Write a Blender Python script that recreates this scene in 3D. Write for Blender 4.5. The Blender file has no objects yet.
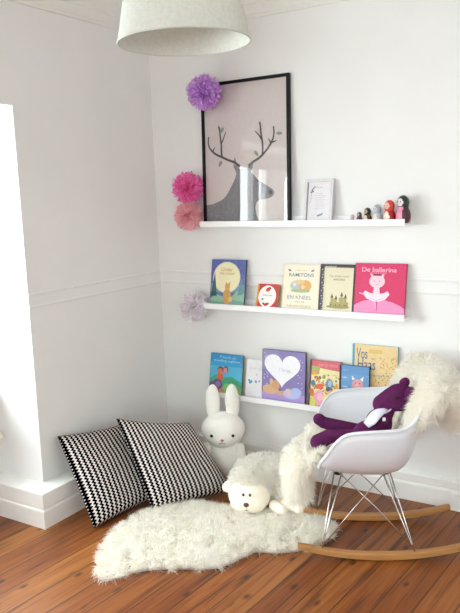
import bpy, bmesh, math, random
import numpy as np
from mathutils import Vector, Matrix, noise as mnoise
random.seed(7); RNG = np.random.default_rng(7)
S = bpy.context.scene
COL = S.collection
PI = math.pi

# ------------------------------------------------------------------ camera
cam_d = bpy.data.cameras.new('camera'); cam = bpy.data.objects.new('camera', cam_d); COL.objects.link(cam)
cam_d.sensor_fit = 'VERTICAL'; cam_d.sensor_height = 24.0; cam_d.lens = 700.1 * 24.0 / 613.0
cam_d.clip_start = 0.05; cam_d.clip_end = 100
_r = Vector((0.84851109, 0.52794765, -0.03605844)); _u = Vector((-0.05352875, 0.15342232, 0.98670982)); _f = Vector((-0.5264633, 0.83530406, -0.15844092))
M = Matrix.Identity(4)
for i in range(3):
    M[i][0] = _r[i]; M[i][1] = _u[i]; M[i][2] = -_f[i]
M[0][3], M[1][3], M[2][3] = 2.5637, -3.301, 1.551
cam.matrix_world = M
S.camera = cam

# ------------------------------------------------------------------ world, daylight, exposure
W_STR = 0.5
WIN1 = 62; WIN2 = 44; WIN3 = 40
w = bpy.data.worlds.new('world'); S.world = w; w.use_nodes = True
bg = w.node_tree.nodes['Background']; bg.inputs[0].default_value = (0.88, 0.96, 1.0, 1); bg.inputs[1].default_value = W_STR
S.view_settings.view_transform = 'Standard'; S.view_settings.look = 'None'
S.view_settings.gamma = 1; S.view_settings.use_curve_mapping = False
S.view_settings.exposure = 2.46
S.cycles.max_bounces = 16; S.cycles.diffuse_bounces = 10; S.cycles.transmission_bounces = 12; S.cycles.transparent_max_bounces = 24

def daylight(name, loc, direction, sx, sy, power, col=(0.88, 0.985, 1.0)):
    l = bpy.data.lights.new(name, 'AREA'); l.shape = 'RECTANGLE'; l.size = sx; l.size_y = sy; l.energy = power; l.color = col
    o = bpy.data.objects.new(name, l); COL.objects.link(o); o.location = loc
    o.rotation_euler = Vector(direction).to_track_quat('-Z', 'Y').to_euler()
    return o
# daylight just outside the windows of the left wall and of the wall behind the photographer
daylight('window_daylight', (-0.95, -2.02, 1.75), (1, 0, -0.42), 2.7, 2.3, WIN1)
daylight('window_daylight', (-0.95, -4.18, 1.75), (1, 0, -0.42), 1.5, 2.3, WIN2)
daylight('window_daylight', (2.9, -5.70, 1.95), (0, 1, -0.40), 2.4, 2.0, WIN3)

# ------------------------------------------------------------------ materials
def srgb(c):
    if isinstance(c, str):
        c = [int(c[i:i+2], 16) / 255 for i in (0, 2, 4)]
    return tuple((x / 12.92 if x <= 0.04045 else ((x + 0.055) / 1.055) ** 2.4) for x in c) + (1,)
MATS = {}
class NT:
    def __init__(s, name):
        s.m = bpy.data.materials.new(name); s.m.use_nodes = True; s.t = s.m.node_tree
        s.p = s.t.nodes['Principled BSDF']; s.out = s.t.nodes['Material Output']
    def n(s, typ, **kw):
        nd = s.t.nodes.new(typ)
        for k, v in kw.items():
            if k.startswith('i_'):
                key = k[2:]; key = int(key) if key.isdigit() else key.replace('_', ' ')
                if hasattr(v, 'is_output'): s.t.links.new(v, nd.inputs[key])
                else: nd.inputs[key].default_value = v
            else: setattr(nd, k, v)
        return nd
    def l(s, a, b): s.t.links.new(a, b)
    def math(s, op, a, b=0.0, c=0.0):
        nd = s.t.nodes.new('ShaderNodeMath'); nd.operation = op
        for i, v in enumerate((a, b, c)):
            if hasattr(v, 'is_output'): s.l(v, nd.inputs[i])
            else: nd.inputs[i].default_value = v
        return nd.outputs[0]
    def ramp(s, f, stops):
        nd = s.t.nodes.new('ShaderNodeValToRGB'); s.l(f, nd.inputs[0]); cr = nd.color_ramp
        while len(cr.elements) < len(stops): cr.elements.new(0.5)
        for e, (p, c) in zip(cr.elements, stops): e.position = p; e.color = c
        return nd.outputs[0]
    def mix(s, f, a, b, mode='MIX'):
        nd = s.t.nodes.new('ShaderNodeMix'); nd.data_type = 'RGBA'; nd.blend_type = mode
        for i, v in ((0, f), (6, a), (7, b)):
            if hasattr(v, 'is_output'): s.l(v, nd.inputs[i])
            else: nd.inputs[i].default_value = v
        return nd.outputs[2]
    def bump(s, h, st=0.2, dist=0.01):
        b = s.n('ShaderNodeBump', i_Strength=st, i_Distance=dist); s.l(h, b.inputs['Height']); s.l(b.outputs[0], s.p.inputs['Normal'])

def plain(name, col, rough=0.6, metal=0, noise=0.04, scale=40, bump=0.0, spec=0.5, coat=0):
    """a painted / dyed surface with a faint procedural mottling"""
    key = (name, col, rough)
    if key in MATS: return MATS[key]
    a = NT(name); c = srgb(col)
    tc = a.n('ShaderNodeTexCoord'); nz = a.n('ShaderNodeTexNoise', i_Scale=scale, i_Detail=4.0); a.l(tc.outputs['Object'], nz.inputs['Vector'])
    lo = tuple(x * (1 - noise) for x in c[:3]) + (1,); hi = tuple(min(1, x * (1 + noise)) for x in c[:3]) + (1,)
    a.l(a.ramp(nz.outputs[0], [(0.3, lo), (0.7, hi)]), a.p.inputs['Base Color'])
    a.p.inputs['Roughness'].default_value = rough; a.p.inputs['Metallic'].default_value = metal
    a.p.inputs['Specular IOR Level'].default_value = spec
    a.p.inputs['Coat Weight'].default_value = coat
    if bump: a.bump(nz.outputs[0], bump, 0.003)
    MATS[key] = a.m
    return a.m

def wall_mat():
    a = NT('wall_paint'); tc = a.n('ShaderNodeTexCoord')
    nz = a.n('ShaderNodeTexNoise', i_Scale=3.0, i_Detail=6.0); a.l(tc.outputs['Object'], nz.inputs[0])
    a.l(a.ramp(nz.outputs[0], [(0.3, srgb('e6e6e5')), (0.7, srgb('eaeae9'))]), a.p.inputs['Base Color'])
    n2 = a.n('ShaderNodeTexNoise', i_Scale=60.0, i_Detail=3.0); a.l(tc.outputs['Object'], n2.inputs[0])
    a.bump(n2.outputs[0], 0.12, 0.004); a.p.inputs['Roughness'].default_value = 0.55
    return a.m
M_WALL = wall_mat()
M_TRIM = plain('white_gloss_paint', 'efefec', 0.35, noise=0.01)
M_SHELF = plain('white_lacquer', 'f4f4f4', 0.3, noise=0.005)
M_CEIL = plain('ceiling_paint', 'e8e8e4', 0.8, noise=0.01)

def floor_mat():
    a = NT('pine_floorboards'); tc = a.n('ShaderNodeTexCoord')
    mp = a.n('ShaderNodeMapping'); mp.inputs['Rotation'].default_value = (0, 0, math.radians(4.5)); mp.inputs['Location'].default_value = (0.021, 0, 0)
    a.l(tc.outputs['Object'], mp.inputs[0]); sp = a.n('ShaderNodeSeparateXYZ'); a.l(mp.outputs[0], sp.inputs[0])
    px = a.math('DIVIDE', sp.outputs[0], 0.128); pid = a.math('FLOOR', px); fx = a.math('FRACT', px)
    wn = a.n('ShaderNodeTexWhiteNoise', noise_dimensions='1D'); a.l(pid, wn.inputs['W'])
    yo = a.math('ADD', a.math('DIVIDE', sp.outputs[1], 4.6), a.math('MULTIPLY', wn.outputs['Value'], 7.0))
    fy = a.math('FRACT', yo); py = a.math('FLOOR', yo)
    w2 = a.n('ShaderNodeTexWhiteNoise', noise_dimensions='2D'); cb = a.n('ShaderNodeCombineXYZ'); a.l(pid, cb.inputs[0]); a.l(py, cb.inputs[1]); a.l(cb.outputs[0], w2.inputs['Vector'])
    # long grain, shifted per board
    c2 = a.n('ShaderNodeCombineXYZ'); a.l(a.math('MULTIPLY', sp.outputs[0], 48.0), c2.inputs[0]); a.l(a.math('MULTIPLY', sp.outputs[1], 1.6), c2.inputs[1]); a.l(a.math('MULTIPLY', w2.outputs['Value'], 40.0), c2.inputs[2])
    g = a.n('ShaderNodeTexNoise', i_Scale=1.0, i_Detail=6.0, i_Distortion=1.2); a.l(c2.outputs[0], g.inputs[0])
    c3 = a.n('ShaderNodeCombineXYZ'); a.l(a.math('MULTIPLY', sp.outputs[0], 7.0), c3.inputs[0]); a.l(a.math('MULTIPLY', sp.outputs[1], 2.2), c3.inputs[1]); a.l(w2.outputs['Value'], c3.inputs[2])
    b = a.n('ShaderNodeTexNoise', i_Scale=1.3, i_Detail=3.0); a.l(c3.outputs[0], b.inputs[0])
    base = a.ramp(w2.outputs['Value'], [(0.0, srgb('85491c')), (0.35, srgb('9a5c26')), (0.7, srgb('8a4e1e')), (1.0, srgb('ac7032'))])
    gr = a.ramp(g.outputs[0], [(0.32, srgb('5c3216')), (0.45, srgb('dcc0a0')), (0.66, srgb('ffffff'))])
    col = a.mix(0.75, base, gr, 'MULTIPLY')
    col = a.mix(a.math('MULTIPLY', a.ramp(b.outputs[0], [(0.5, (0, 0, 0, 1)), (0.75, (1, 1, 1, 1))]), 0.55), col, srgb('5c2c10'))
    # knots and dark resin cracks
    for sx, sy, lo, hi, th, amt in ((8.5, 4.2, .035, .13, .62, .85), (17.0, 3.0, .02, .10, .80, .8)):
        c4 = a.n('ShaderNodeCombineXYZ'); a.l(a.math('ADD', a.math('MULTIPLY', sp.outputs[0], sx), a.math('MULTIPLY', g.outputs[0], .35)), c4.inputs[0]); a.l(a.math('MULTIPLY', sp.outputs[1], sy), c4.inputs[1])
        v = a.n('ShaderNodeTexVoronoi', voronoi_dimensions='2D', i_Scale=1.0); a.l(c4.outputs[0], v.inputs[0])
        kn = a.ramp(v.outputs['Distance'], [(lo, (1, 1, 1, 1)), (hi, (0, 0, 0, 1))])
        pick = a.math('GREATER_THAN', a.n('ShaderNodeSeparateColor', i_0=v.outputs['Color']).outputs[0], th)
        col = a.mix(a.math('MULTIPLY', a.math('MULTIPLY', kn, pick), amt), col, srgb('2c1408'))
    # seams between boards
    seam = a.math('MAXIMUM', a.math('LESS_THAN', fx, 0.040), a.math('LESS_THAN', fy, 0.0008))
    col = a.mix(a.math('MULTIPLY', seam, 0.85), col, srgb('2a1409'))
    a.l(col, a.p.inputs['Base Color']); a.p.inputs['Roughness'].default_value = 0.42
    a.bump(a.math('SUBTRACT', a.math('MULTIPLY', g.outputs[0], 0.25), seam), 0.35, 0.004)
    return a.m
M_FLOOR = floor_mat()

def wood_mat(name, c1, c2, ax=0, rough=0.4):
    a = NT(name); tc = a.n('ShaderNodeTexCoord'); mp = a.n('ShaderNodeMapping')
    sc = [60, 60, 60]; sc[ax] = 5; mp.inputs['Scale'].default_value = sc
    a.l(tc.outputs['Object'], mp.inputs[0]); nz = a.n('ShaderNodeTexNoise', i_Scale=1.0, i_Detail=4.0); a.l(mp.outputs[0], nz.inputs[0])
    a.l(a.ramp(nz.outputs[0], [(0.3, srgb(c1)), (0.7, srgb(c2))]), a.p.inputs['Base Color']); a.p.inputs['Roughness'].default_value = rough
    return a.m
M_ROCK = wood_mat('maple_rocker', 'a8753f', 'bf8c52')
M_CHROME = plain('chrome_wire', 'c9c6c4', 0.22, metal=1.0, noise=0.01)
M_SHELLP = plain('white_plastic', 'e2e4ec', 0.32, noise=0.01)
M_BLACK = plain('black_lacquer', '08070b', 0.45, spec=.25)

def fur_mat(name, c1, c2, scale=9):
    a = NT(name); tc = a.n('ShaderNodeTexCoord'); nz = a.n('ShaderNodeTexNoise', i_Scale=float(scale), i_Detail=3.0); a.l(tc.outputs['Object'], nz.inputs[0])
    col = a.ramp(nz.outputs[0], [(0.35, srgb(c1)), (0.65, srgb(c2))])
    d = a.n('ShaderNodeBsdfDiffuse'); t = a.n('ShaderNodeBsdfTranslucent'); a.l(col, d.inputs[0]); a.l(col, t.inputs[0])
    mx = a.n('ShaderNodeMixShader', i_0=0.5); a.l(d.outputs[0], mx.inputs[1]); a.l(t.outputs[0], mx.inputs[2])
    tr = a.n('ShaderNodeBsdfTransparent'); m2 = a.n('ShaderNodeMixShader', i_0=0.3); a.l(mx.outputs[0], m2.inputs[1]); a.l(tr.outputs[0], m2.inputs[2]); a.l(m2.outputs[0], a.out.inputs[0])
    return a.m
M_FUR = fur_mat('sheepskin_wool', 'fefcf5', 'fffdf9')
M_FUR2 = fur_mat('lamb_fleece', 'fefcf6', 'fffefa', 14)

def glass_mat():
    a = NT('clear_glass'); g = a.n('ShaderNodeBsdfGlossy', i_Roughness=0.0); t = a.n('ShaderNodeBsdfTransparent'); g.inputs[0].default_value = (1, 1, 1, 1)
    ge = a.n('ShaderNodeNewGeometry'); dt = a.n('ShaderNodeVectorMath', operation='DOT_PRODUCT'); a.l(ge.outputs['Normal'], dt.inputs[0]); a.l(ge.outputs['Incoming'], dt.inputs[1])
    f = a.math('ADD', 0.05, a.math('MULTIPLY', 0.90, a.math('POWER', a.math('SUBTRACT', 1.0, a.math('ABSOLUTE', dt.outputs['Value'])), 5.0)))   # both faces of the sheet, for any side
    mx = a.n('ShaderNodeMixShader'); a.l(f, mx.inputs[0]); a.l(t.outputs[0], mx.inputs[1]); a.l(g.outputs[0], mx.inputs[2]); a.l(mx.outputs[0], a.out.inputs[0])
    return a.m
M_GLASS = glass_mat()

def cushion_mat():
    a = NT('houndstooth_weave'); uv = a.n('ShaderNodeUVMap'); sp = a.n('ShaderNodeSeparateXYZ'); a.l(uv.outputs[0], sp.inputs[0])
    row = a.math('MULTIPLY', sp.outputs[1], 30.0); fr = a.math('FRACT', row)
    tri = a.math('SUBTRACT', a.math('ABSOLUTE', a.math('SUBTRACT', a.math('MULTIPLY', fr, 2.0), 1.0)), 0.5)
    u = a.math('FRACT', a.math('ADD', a.math('MULTIPLY', sp.outputs[0], 19.0), a.math('MULTIPLY', tri, 0.42)))
    blk = a.math('LESS_THAN', u, 0.58)
    a.l(a.mix(blk, srgb('d8d0ce'), srgb('050405')), a.p.inputs['Base Color']); a.p.inputs['Roughness'].default_value = 0.9
    a.p.inputs['Specular IOR Level'].default_value = 0.0
    n2 = a.n('ShaderNodeTexNoise', i_Scale=300.0); a.l(uv.outputs[0], n2.inputs[0]); a.bump(n2.outputs[0], 0.2, 0.002)
    return a.m
M_CUSH = cushion_mat()

# ------------------------------------------------------------------ object helpers
def link_mesh(name, me, mats, parent=None, loc=None, smooth=False):
    for m in (mats if isinstance(mats, (list, tuple)) else [mats]): me.materials.append(m)
    if smooth:
        me.polygons.foreach_set('use_smooth', [True] * len(me.polygons))
    o = bpy.data.objects.new(name, me); COL.objects.link(o)
    if parent is not None: o.parent = parent
    if loc is not None: o.location = loc
    return o
def bmobj(name, bm, mats, parent=None, loc=None, smooth=False, recalc=True):
    if recalc: bmesh.ops.recalc_face_normals(bm, faces=bm.faces)
    me = bpy.data.meshes.new(name); bm.to_mesh(me); bm.free(); me.update()
    return link_mesh(name, me, mats, parent, loc, smooth)
def tag(o, label, cat, group=None):
    o['label'] = label; o['category'] = cat
    if group: o['group'] = group
    return o
def struct(o): o['kind'] = 'structure'; return o
def empty(name, loc, label, cat, group=None, rz=0):
    o = bpy.data.objects.new(name, None); COL.objects.link(o); o.location = loc; o.rotation_euler = (0, 0, rz); o.empty_display_size = .05
    return tag(o, label, cat, group)
def box(bm, x0, x1, y0, y1, z0, z1, mi=0):
    v = [bm.verts.new((x, y, z)) for x in (x0, x1) for y in (y0, y1) for z in (z0, z1)]
    for f in ((0, 1, 3, 2), (4, 6, 7, 5), (0, 4, 5, 1), (2, 3, 7, 6), (0, 2, 6, 4), (1, 5, 7, 3)):
        bm.faces.new([v[i] for i in f]).material_index = mi
    return v
def bevel(o, wd=0.002, seg=2):
    m = o.modifiers.new('bevel', 'BEVEL'); m.width = wd; m.segments = seg; m.limit_method = 'ANGLE'; return o
def boxobj(name, dims, mat, parent=None, bw=0.0, loc=None):
    bm = bmesh.new(); box(bm, *dims); o = bmobj(name, bm, mat, parent, loc)
    if bw: bevel(o, bw)
    return o
def tube_bm(bm, pts, rad, seg=8, cap=True, flat=None):
    """tube through pts; rad number or list; flat=(w,h) gives an elliptical section"""
    pts = [Vector(p) for p in pts]; n = len(pts); rings = []; up = None
    for i, p in enumerate(pts):
        t = (pts[min(i + 1, n - 1)] - pts[max(i - 1, 0)]).normalized()
        if up is None:
            up = Vector((0, 0, 1)) if abs(t.z) < 0.9 else Vector((1, 0, 0))
        a = (up - t * up.dot(t)).normalized(); b = t.cross(a); up = a
        r = rad[i] if isinstance(rad, (list, tuple)) else rad
        rings.append([bm.verts.new(p + a * (math.cos(2 * PI * k / seg) * r * (flat[1] if flat else 1)) + b * (math.sin(2 * PI * k / seg) * r * (flat[0] if flat else 1))) for k in range(seg)])
    for A, B in zip(rings, rings[1:]):
        for k in range(seg): bm.faces.new((A[k], A[(k + 1) % seg], B[(k + 1) % seg], B[k]))
    if cap: bm.faces.new(rings[0][::-1]); bm.faces.new(rings[-1])
def lathe_bm(bm, prof, seg=32, mi=None, center=(0, 0, 0)):
    rings = []
    for r, z in prof:
        rings.append([bm.verts.new((center[0] + r * math.cos(2 * PI * k / seg), center[1] + r * math.sin(2 * PI * k / seg), center[2] + z)) for k in range(seg)])
    for A, B in zip(rings, rings[1:]):
        for k in range(seg):
            f = bm.faces.new((A[k], A[(k + 1) % seg], B[(k + 1) % seg], B[k]))
            if mi: f.material_index = mi(f)
    return rings
def ellipsoid(bm, c, r, rot=None, u=24, v=16):
    m = Matrix.Translation(c)
    if rot: m = m @ rot
    m = m @ Matrix.Diagonal((*r, 1))
    bmesh.ops.create_uvsphere(bm, u_segments=u, v_segments=v, radius=1, matrix=m)
def capsule(bm, a, b, ra, rb, n=9):
    a = Vector(a); b = Vector(b)
    for i in range(n):
        t = i / (n - 1); r = ra + (rb - ra) * t
        ellipsoid(bm, a.lerp(b, t), (r, r, r), u=16, v=10)
def blob(name, bm, mat, parent, voxel=0.006, smooth=6):
    o = bmobj(name, bm, mat, parent, smooth=True, recalc=False)
    m = o.modifiers.new('remesh', 'REMESH'); m.mode = 'VOXEL'; m.voxel_size = voxel; m.use_smooth_shade = True
    s = o.modifiers.new('smooth', 'SMOOTH'); s.iterations = smooth; s.factor = 0.6
    return o
def rotz(a): return Matrix.Rotation(a, 4, 'Z')
def rotx(a): return Matrix.Rotation(a, 4, 'X')
def roty(a): return Matrix.Rotation(a, 4, 'Y')

def mesh_np(name, V, F3=None, F4=None):
    me = bpy.data.meshes.new(name)
    nv = len(V); n3 = 0 if F3 is None else len(F3); n4 = 0 if F4 is None else len(F4)
    me.vertices.add(nv); me.vertices.foreach_set('co', np.asarray(V, np.float32).ravel())
    idx = np.concatenate([F4.ravel() if n4 else np.zeros(0, int), F3.ravel() if n3 else np.zeros(0, int)]).astype(np.int32)
    me.loops.add(len(idx)); me.loops.foreach_set('vertex_index', idx)
    st = np.concatenate([np.arange(n4) * 4, n4 * 4 + np.arange(n3) * 3]).astype(np.int32)
    me.polygons.add(n3 + n4); me.polygons.foreach_set('loop_start', st)
    me.update(calc_edges=True); me.validate()
    return me
def fur_blades(P, N, length, width, jitter=0.5, clump=0.02, clump_pull=0.6, droop=0.35, lean=None, curl=0.0):
    """numpy: bent tapering wool blades rooted at P along N; returns verts, quads, tris"""
    n = len(P); P = np.asarray(P, float); N = np.asarray(N, float)
    N /= np.linalg.norm(N, axis=1, keepdims=True) + 1e-9
    L = length * (0.65 + 0.6 * RNG.random(n)) if np.isscalar(length) else length * (0.65 + 0.6 * RNG.random(n))
    d = N + RNG.normal(0, jitter * 0.4, (n, 3))
    if lean is not None: d = d + lean
    # coherent lean per clump: hash of cell -> direction, tips drawn to the clump centre
    cell = np.floor(P / clump).astype(int); h = (cell[:, 0] * 73856093 ^ cell[:, 1] * 19349663 ^ cell[:, 2] * 83492791) % 9973
    tab = RNG.normal(0, 1, (9973, 3)); d = d + tab[h] * jitter * 0.35
    d /= np.linalg.norm(d, axis=1, keepdims=True)
    cc = (cell + 0.5) * clump + tab[h] * clump * 0.25
    tip = P + d * L[:, None]; pull = cc - P; pull -= N * (pull * N).sum(1, keepdims=True)
    tip = tip + pull * clump_pull; tip[:, 2] -= droop * L
    mid = P + d * (L * 0.55)[:, None] + pull * clump_pull * 0.35; mid[:, 2] -= droop * L * 0.18
    if curl:
        mid += RNG.normal(0, curl, (n, 3)) * L[:, None]; tip += RNG.normal(0, curl, (n, 3)) * L[:, None]
    s = np.cross(d, RNG.normal(0, 1, (n, 3))); s /= np.linalg.norm(s, axis=1, keepdims=True) + 1e-9
    wd = width * (0.7 + 0.6 * RNG.random(n))[:, None]
    V = np.stack([P - s * wd, P + s * wd, mid - s * wd * 0.8, mid + s * wd * 0.8, tip], 1).reshape(-1, 3)
    b = np.arange(n) * 5
    Q = np.stack([b, b + 1, b + 3, b + 2], 1); T = np.stack([b + 2, b + 3, b + 4], 1)
    return V, Q, T
def sample_tris(V, T, n):
    V = np.asarray(V); T = np.asarray(T); A = V[T[:, 0]]; B = V[T[:, 1]]; C = V[T[:, 2]]
    cr = np.cross(B - A, C - A); ar = np.linalg.norm(cr, axis=1)
    k = RNG.choice(len(T), n, p=ar / ar.sum()); r1 = np.sqrt(RNG.random(n)); r2 = RNG.random(n)
    P = A[k] * (1 - r1)[:, None] + B[k] * (r1 * (1 - r2))[:, None] + C[k] * (r1 * r2)[:, None]
    return P, cr[k] / (ar[k][:, None] + 1e-12), k
def tris_of(o):
    me = o.data; me.calc_loop_triangles()
    V = np.array([v.co[:] for v in me.vertices]); T = np.array([t.vertices[:] for t in me.loop_triangles])
    return V, T
def merge_np(parts):
    Vs, Qs, Ts, off = [], [], [], 0
    for V, Q, T in parts:
        Vs.append(V)
        if Q is not None and len(Q): Qs.append(Q + off)
        if T is not None and len(T): Ts.append(T + off)
        off += len(V)
    return np.concatenate(Vs), (np.concatenate(Qs) if Qs else None), (np.concatenate(Ts) if Ts else None)

# ------------------------------------------------------------------ room shell
X1, Y1, ZC = 4.3, -5.2, 2.78
NY0, NY1, NX, NH = -1.026, -3.02, -0.40, 1.985      # window niche of window_1
MY0, MY1 = -3.50, -4.85
struct(boxobj('floor', (-0.6, X1 + .1, Y1 - .1, 0.12, -0.06, 0.0), M_FLOOR))
struct(boxobj('ceiling', (-0.6, X1 + .1, Y1 - .1, 0.12, ZC, ZC + .06), M_CEIL))
struct(boxobj('wall_back', (-0.6, X1 + .1, 0.0, 0.12, 0, ZC), M_WALL))
struct(boxobj('wall_right', (X1, X1 + .1, Y1, 0, 0, ZC), M_WALL))
bm = bmesh.new()                                      # left wall, 0.5 m deep, with two window niches
box(bm, -.5, 0, NY0, 0.0, 0, ZC); box(bm, -.5, 0, MY0, NY1, 0, ZC); box(bm, -.5, 0, Y1, MY1, 0, ZC)
box(bm, -.5, 0, NY1, NY0, NH, ZC); box(bm, -.5, 0, MY1, MY0, NH, ZC)
box(bm, -.5, NX, NY1, NY0, 0, .62); box(bm, -.5, NX, MY1, MY0, 0, .62)
struct(bmobj('wall_left', bm, M_WALL))
bm = bmesh.new()                                      # wall behind the photographer with one window
FX0, FX1, FZ0, FZ1 = 2.0, 3.8, 0.8, 2.2
box(bm, 0, FX0, Y1 - .1, Y1, 0, ZC); box(bm, FX1, X1 + .1, Y1 - .1, Y1, 0, ZC); box(bm, FX0, FX1, Y1 - .1, Y1, 0, FZ0); box(bm, FX0, FX1, Y1 - .1, Y1, FZ1, ZC)
struct(bmobj('wall_front', bm, M_WALL))

def window(name, axis, c, a0, a1, z0, z1, leaves=2, spans=None, posts=()):
    """casement window in the plane x=c (axis 0) or y=c (axis 1) spanning a0..a1"""
    r = struct(bpy.data.objects.new(name, None)); COL.objects.link(r)
    def bx(bm, s0, s1, d0, d1, q0, q1):
        if axis == 0: box(bm, c + d0, c + d1, min(s0, s1), max(s0, s1), q0, q1)
        else: box(bm, min(s0, s1), max(s0, s1), c + d0, c + d1, q0, q1)
    lo, hi = min(a0, a1), max(a0, a1); t = .06
    bm = bmesh.new(); bx(bm, lo, lo + t, -.03, .03, z0, z1); bx(bm, hi - t, hi, -.03, .03, z0, z1); bx(bm, lo, hi, -.03, .03, z0, z0 + t); bx(bm, lo, hi, -.03, .03, z1 - t, z1)
    for q0, q1 in posts: bx(bm, q0, q1, -.03, .05, z0 + t, z1 - t)
    bmobj('window_frame', bm, M_TRIM, r)
    wl = (hi - lo - 2 * t) / leaves
    for s0, s1 in (spans or [(lo + t + k * wl, lo + t + (k + 1) * wl) for k in range(leaves)]):
        q0 = z0 + t; q1 = z1 - t; bm = bmesh.new()
        bx(bm, s0, s0 + .05, -.02, .035, q0, q1); bx(bm, s1 - .05, s1, -.02, .035, q0, q1)
        bx(bm, s0, s1, -.02, .035, q0, q0 + .06); bx(bm, s0, s1, -.02, .035, q1 - .05, q1); zm = q0 + (q1 - q0) * .56
        bx(bm, s0, s1, -.015, .03, zm - .014, zm + .014)
        ca = bmobj('casement', bm, M_TRIM, r)
        bm = bmesh.new(); bx(bm, s0 + .05, s1 - .05, -.002, .002, q0 + .06, q1 - .05); bmobj('pane', bm, M_GLASS, ca)
    return r
window('window_1', 0, NX - .05, NY1, NY0, .62, NH, spans=[(-2.96, -2.44), (-2.20, -1.97), (-1.97, -1.09)], posts=[(-2.44, -2.20)])
window('window_2', 0, NX - .05, MY1, MY0, .62, NH)
window('window_3', 1, Y1 - .05, FX0, FX1, FZ0, FZ1)
struct(boxobj('trim_5', (NX - .02, NX + .12, NY1, NY0, .60, .64), M_TRIM, bw=.004))
struct(boxobj('trim_6', (NX - .02, NX + .12, MY1, MY0, .60, .64), M_TRIM, bw=.004))

def sweep(name, path, prof, mat, closed=False):
    """profile (out, z) swept along a floor path with mitred corners; out is to the left of travel"""
    bm = bmesh.new(); rings = []; n = len(path)
    for i, p in enumerate(path):
        p = Vector(p); ds = []
        if i > 0: ds.append((p - Vector(path[i - 1])).normalized())
        if i < n - 1: ds.append((Vector(path[i + 1]) - p).normalized())
        ns = [Vector((-d.y, d.x)) for d in ds]; m = sum(ns, Vector((0, 0)))
        m = m / m.dot(ns[0]) if len(ns) > 1 else m
        rings.append([bm.verts.new((p.x + m.x * o, p.y + m.y * o, z)) for o, z in prof])
    for A, B in zip(rings, rings[1:]):
        for k in range(len(prof) - 1): bm.faces.new((A[k], B[k], B[k + 1], A[k + 1]))
    bm.faces.new(rings[0]); bm.faces.new(rings[-1][::-1])
    return struct(bmobj(name, bm, mat))
PL = [(0, 0.0), (.110, 0), (.110, .083), (.1085, .088), (.104, .091), (.102, .096), (.106, .101), (.106, .170), (.103, .174), (0, .176)]
# path runs so that the room is on its left
sweep('baseboard_left', [(0.0, 0.0), (0.0, NY0), (NX, NY0)], [(-o, z) for o, z in PL][::-1] if False else PL, M_TRIM)
PB = [(0, 0), (.034, 0), (.034, .085), (.030, .092), (.026, .097), (.028, .102), (.028, .135), (.022, .144), (0, .147)]
sweep('baseboard_back', [(1.735, 0), (0.11, 0)], PB, M_TRIM)
sweep('baseboard_right', [(X1, 0), (1.735, 0)], [(o * 1.5, z * 1.02) for o, z in PB], M_TRIM)
def rail(z0, z1, d): return [(0, z0), (.002, z0), (d, z0 + .004), (d, z0 + .010), (d * .45, z0 + .016), (d * .45, z1 - .016), (d, z1 - .010), (d, z1 - .004), (.002, z1), (0, z1)]
sweep('trim_1', [(X1, 0), (0.0, 0)], rail(1.045, 1.121, .0055), M_WALL)
sweep('trim_2', [(0, 0), (0, NY0 + .004)], rail(1.045, 1.121, .0055), M_WALL)
CP = [(0, 2.44), (.010, 2.44), (.014, 2.452), (.018, 2.458), (.018, 2.50), (.024, 2.508), (.026, 2.60), (.05, 2.66), (.09, 2.70), (.11, 2.72), (.11, 2.78), (0, 2.78)]
sweep('trim_3', [(X1, 0), (0, 0)], CP, M_CEIL)
sweep('trim_4', [(0, 0), (0, Y1)], CP, M_CEIL)

# ------------------------------------------------------------------ picture ledges
def ledge(zlip, x0, x1, label):
    o = empty('picture_ledge', (x0, 0, zlip), label, 'shelf', 'white picture ledges on the wall')
    L = x1 - x0
    bm = bmesh.new(); box(bm, 0, L, -.088, -.012, -.033, -.021); bevel(bmobj('shelf_board', bm, M_SHELF, o), .001)
    bm = bmesh.new(); box(bm, 0, L, -.012, -.0005, -.033, .018); bevel(bmobj('back_rail', bm, M_SHELF, o), .001)
    bm = bmesh.new(); box(bm, 0, L, -.098, -.088, -.029, 0); bevel(bmobj('front_lip', bm, M_SHELF, o), .001)
    return o
Z1, Z2, Z3 = 1.4076, .9531, .443
ledge(Z1, .368, 1.518, 'topmost white picture ledge, holding the deer print and nesting dolls')
ledge(Z2, .368, 1.518, 'middle white picture ledge, holding five children\'s books')
ledge(Z3, .358, 1.508, 'lowest white picture ledge, partly behind the rabbit ears and rocking chair')

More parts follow.
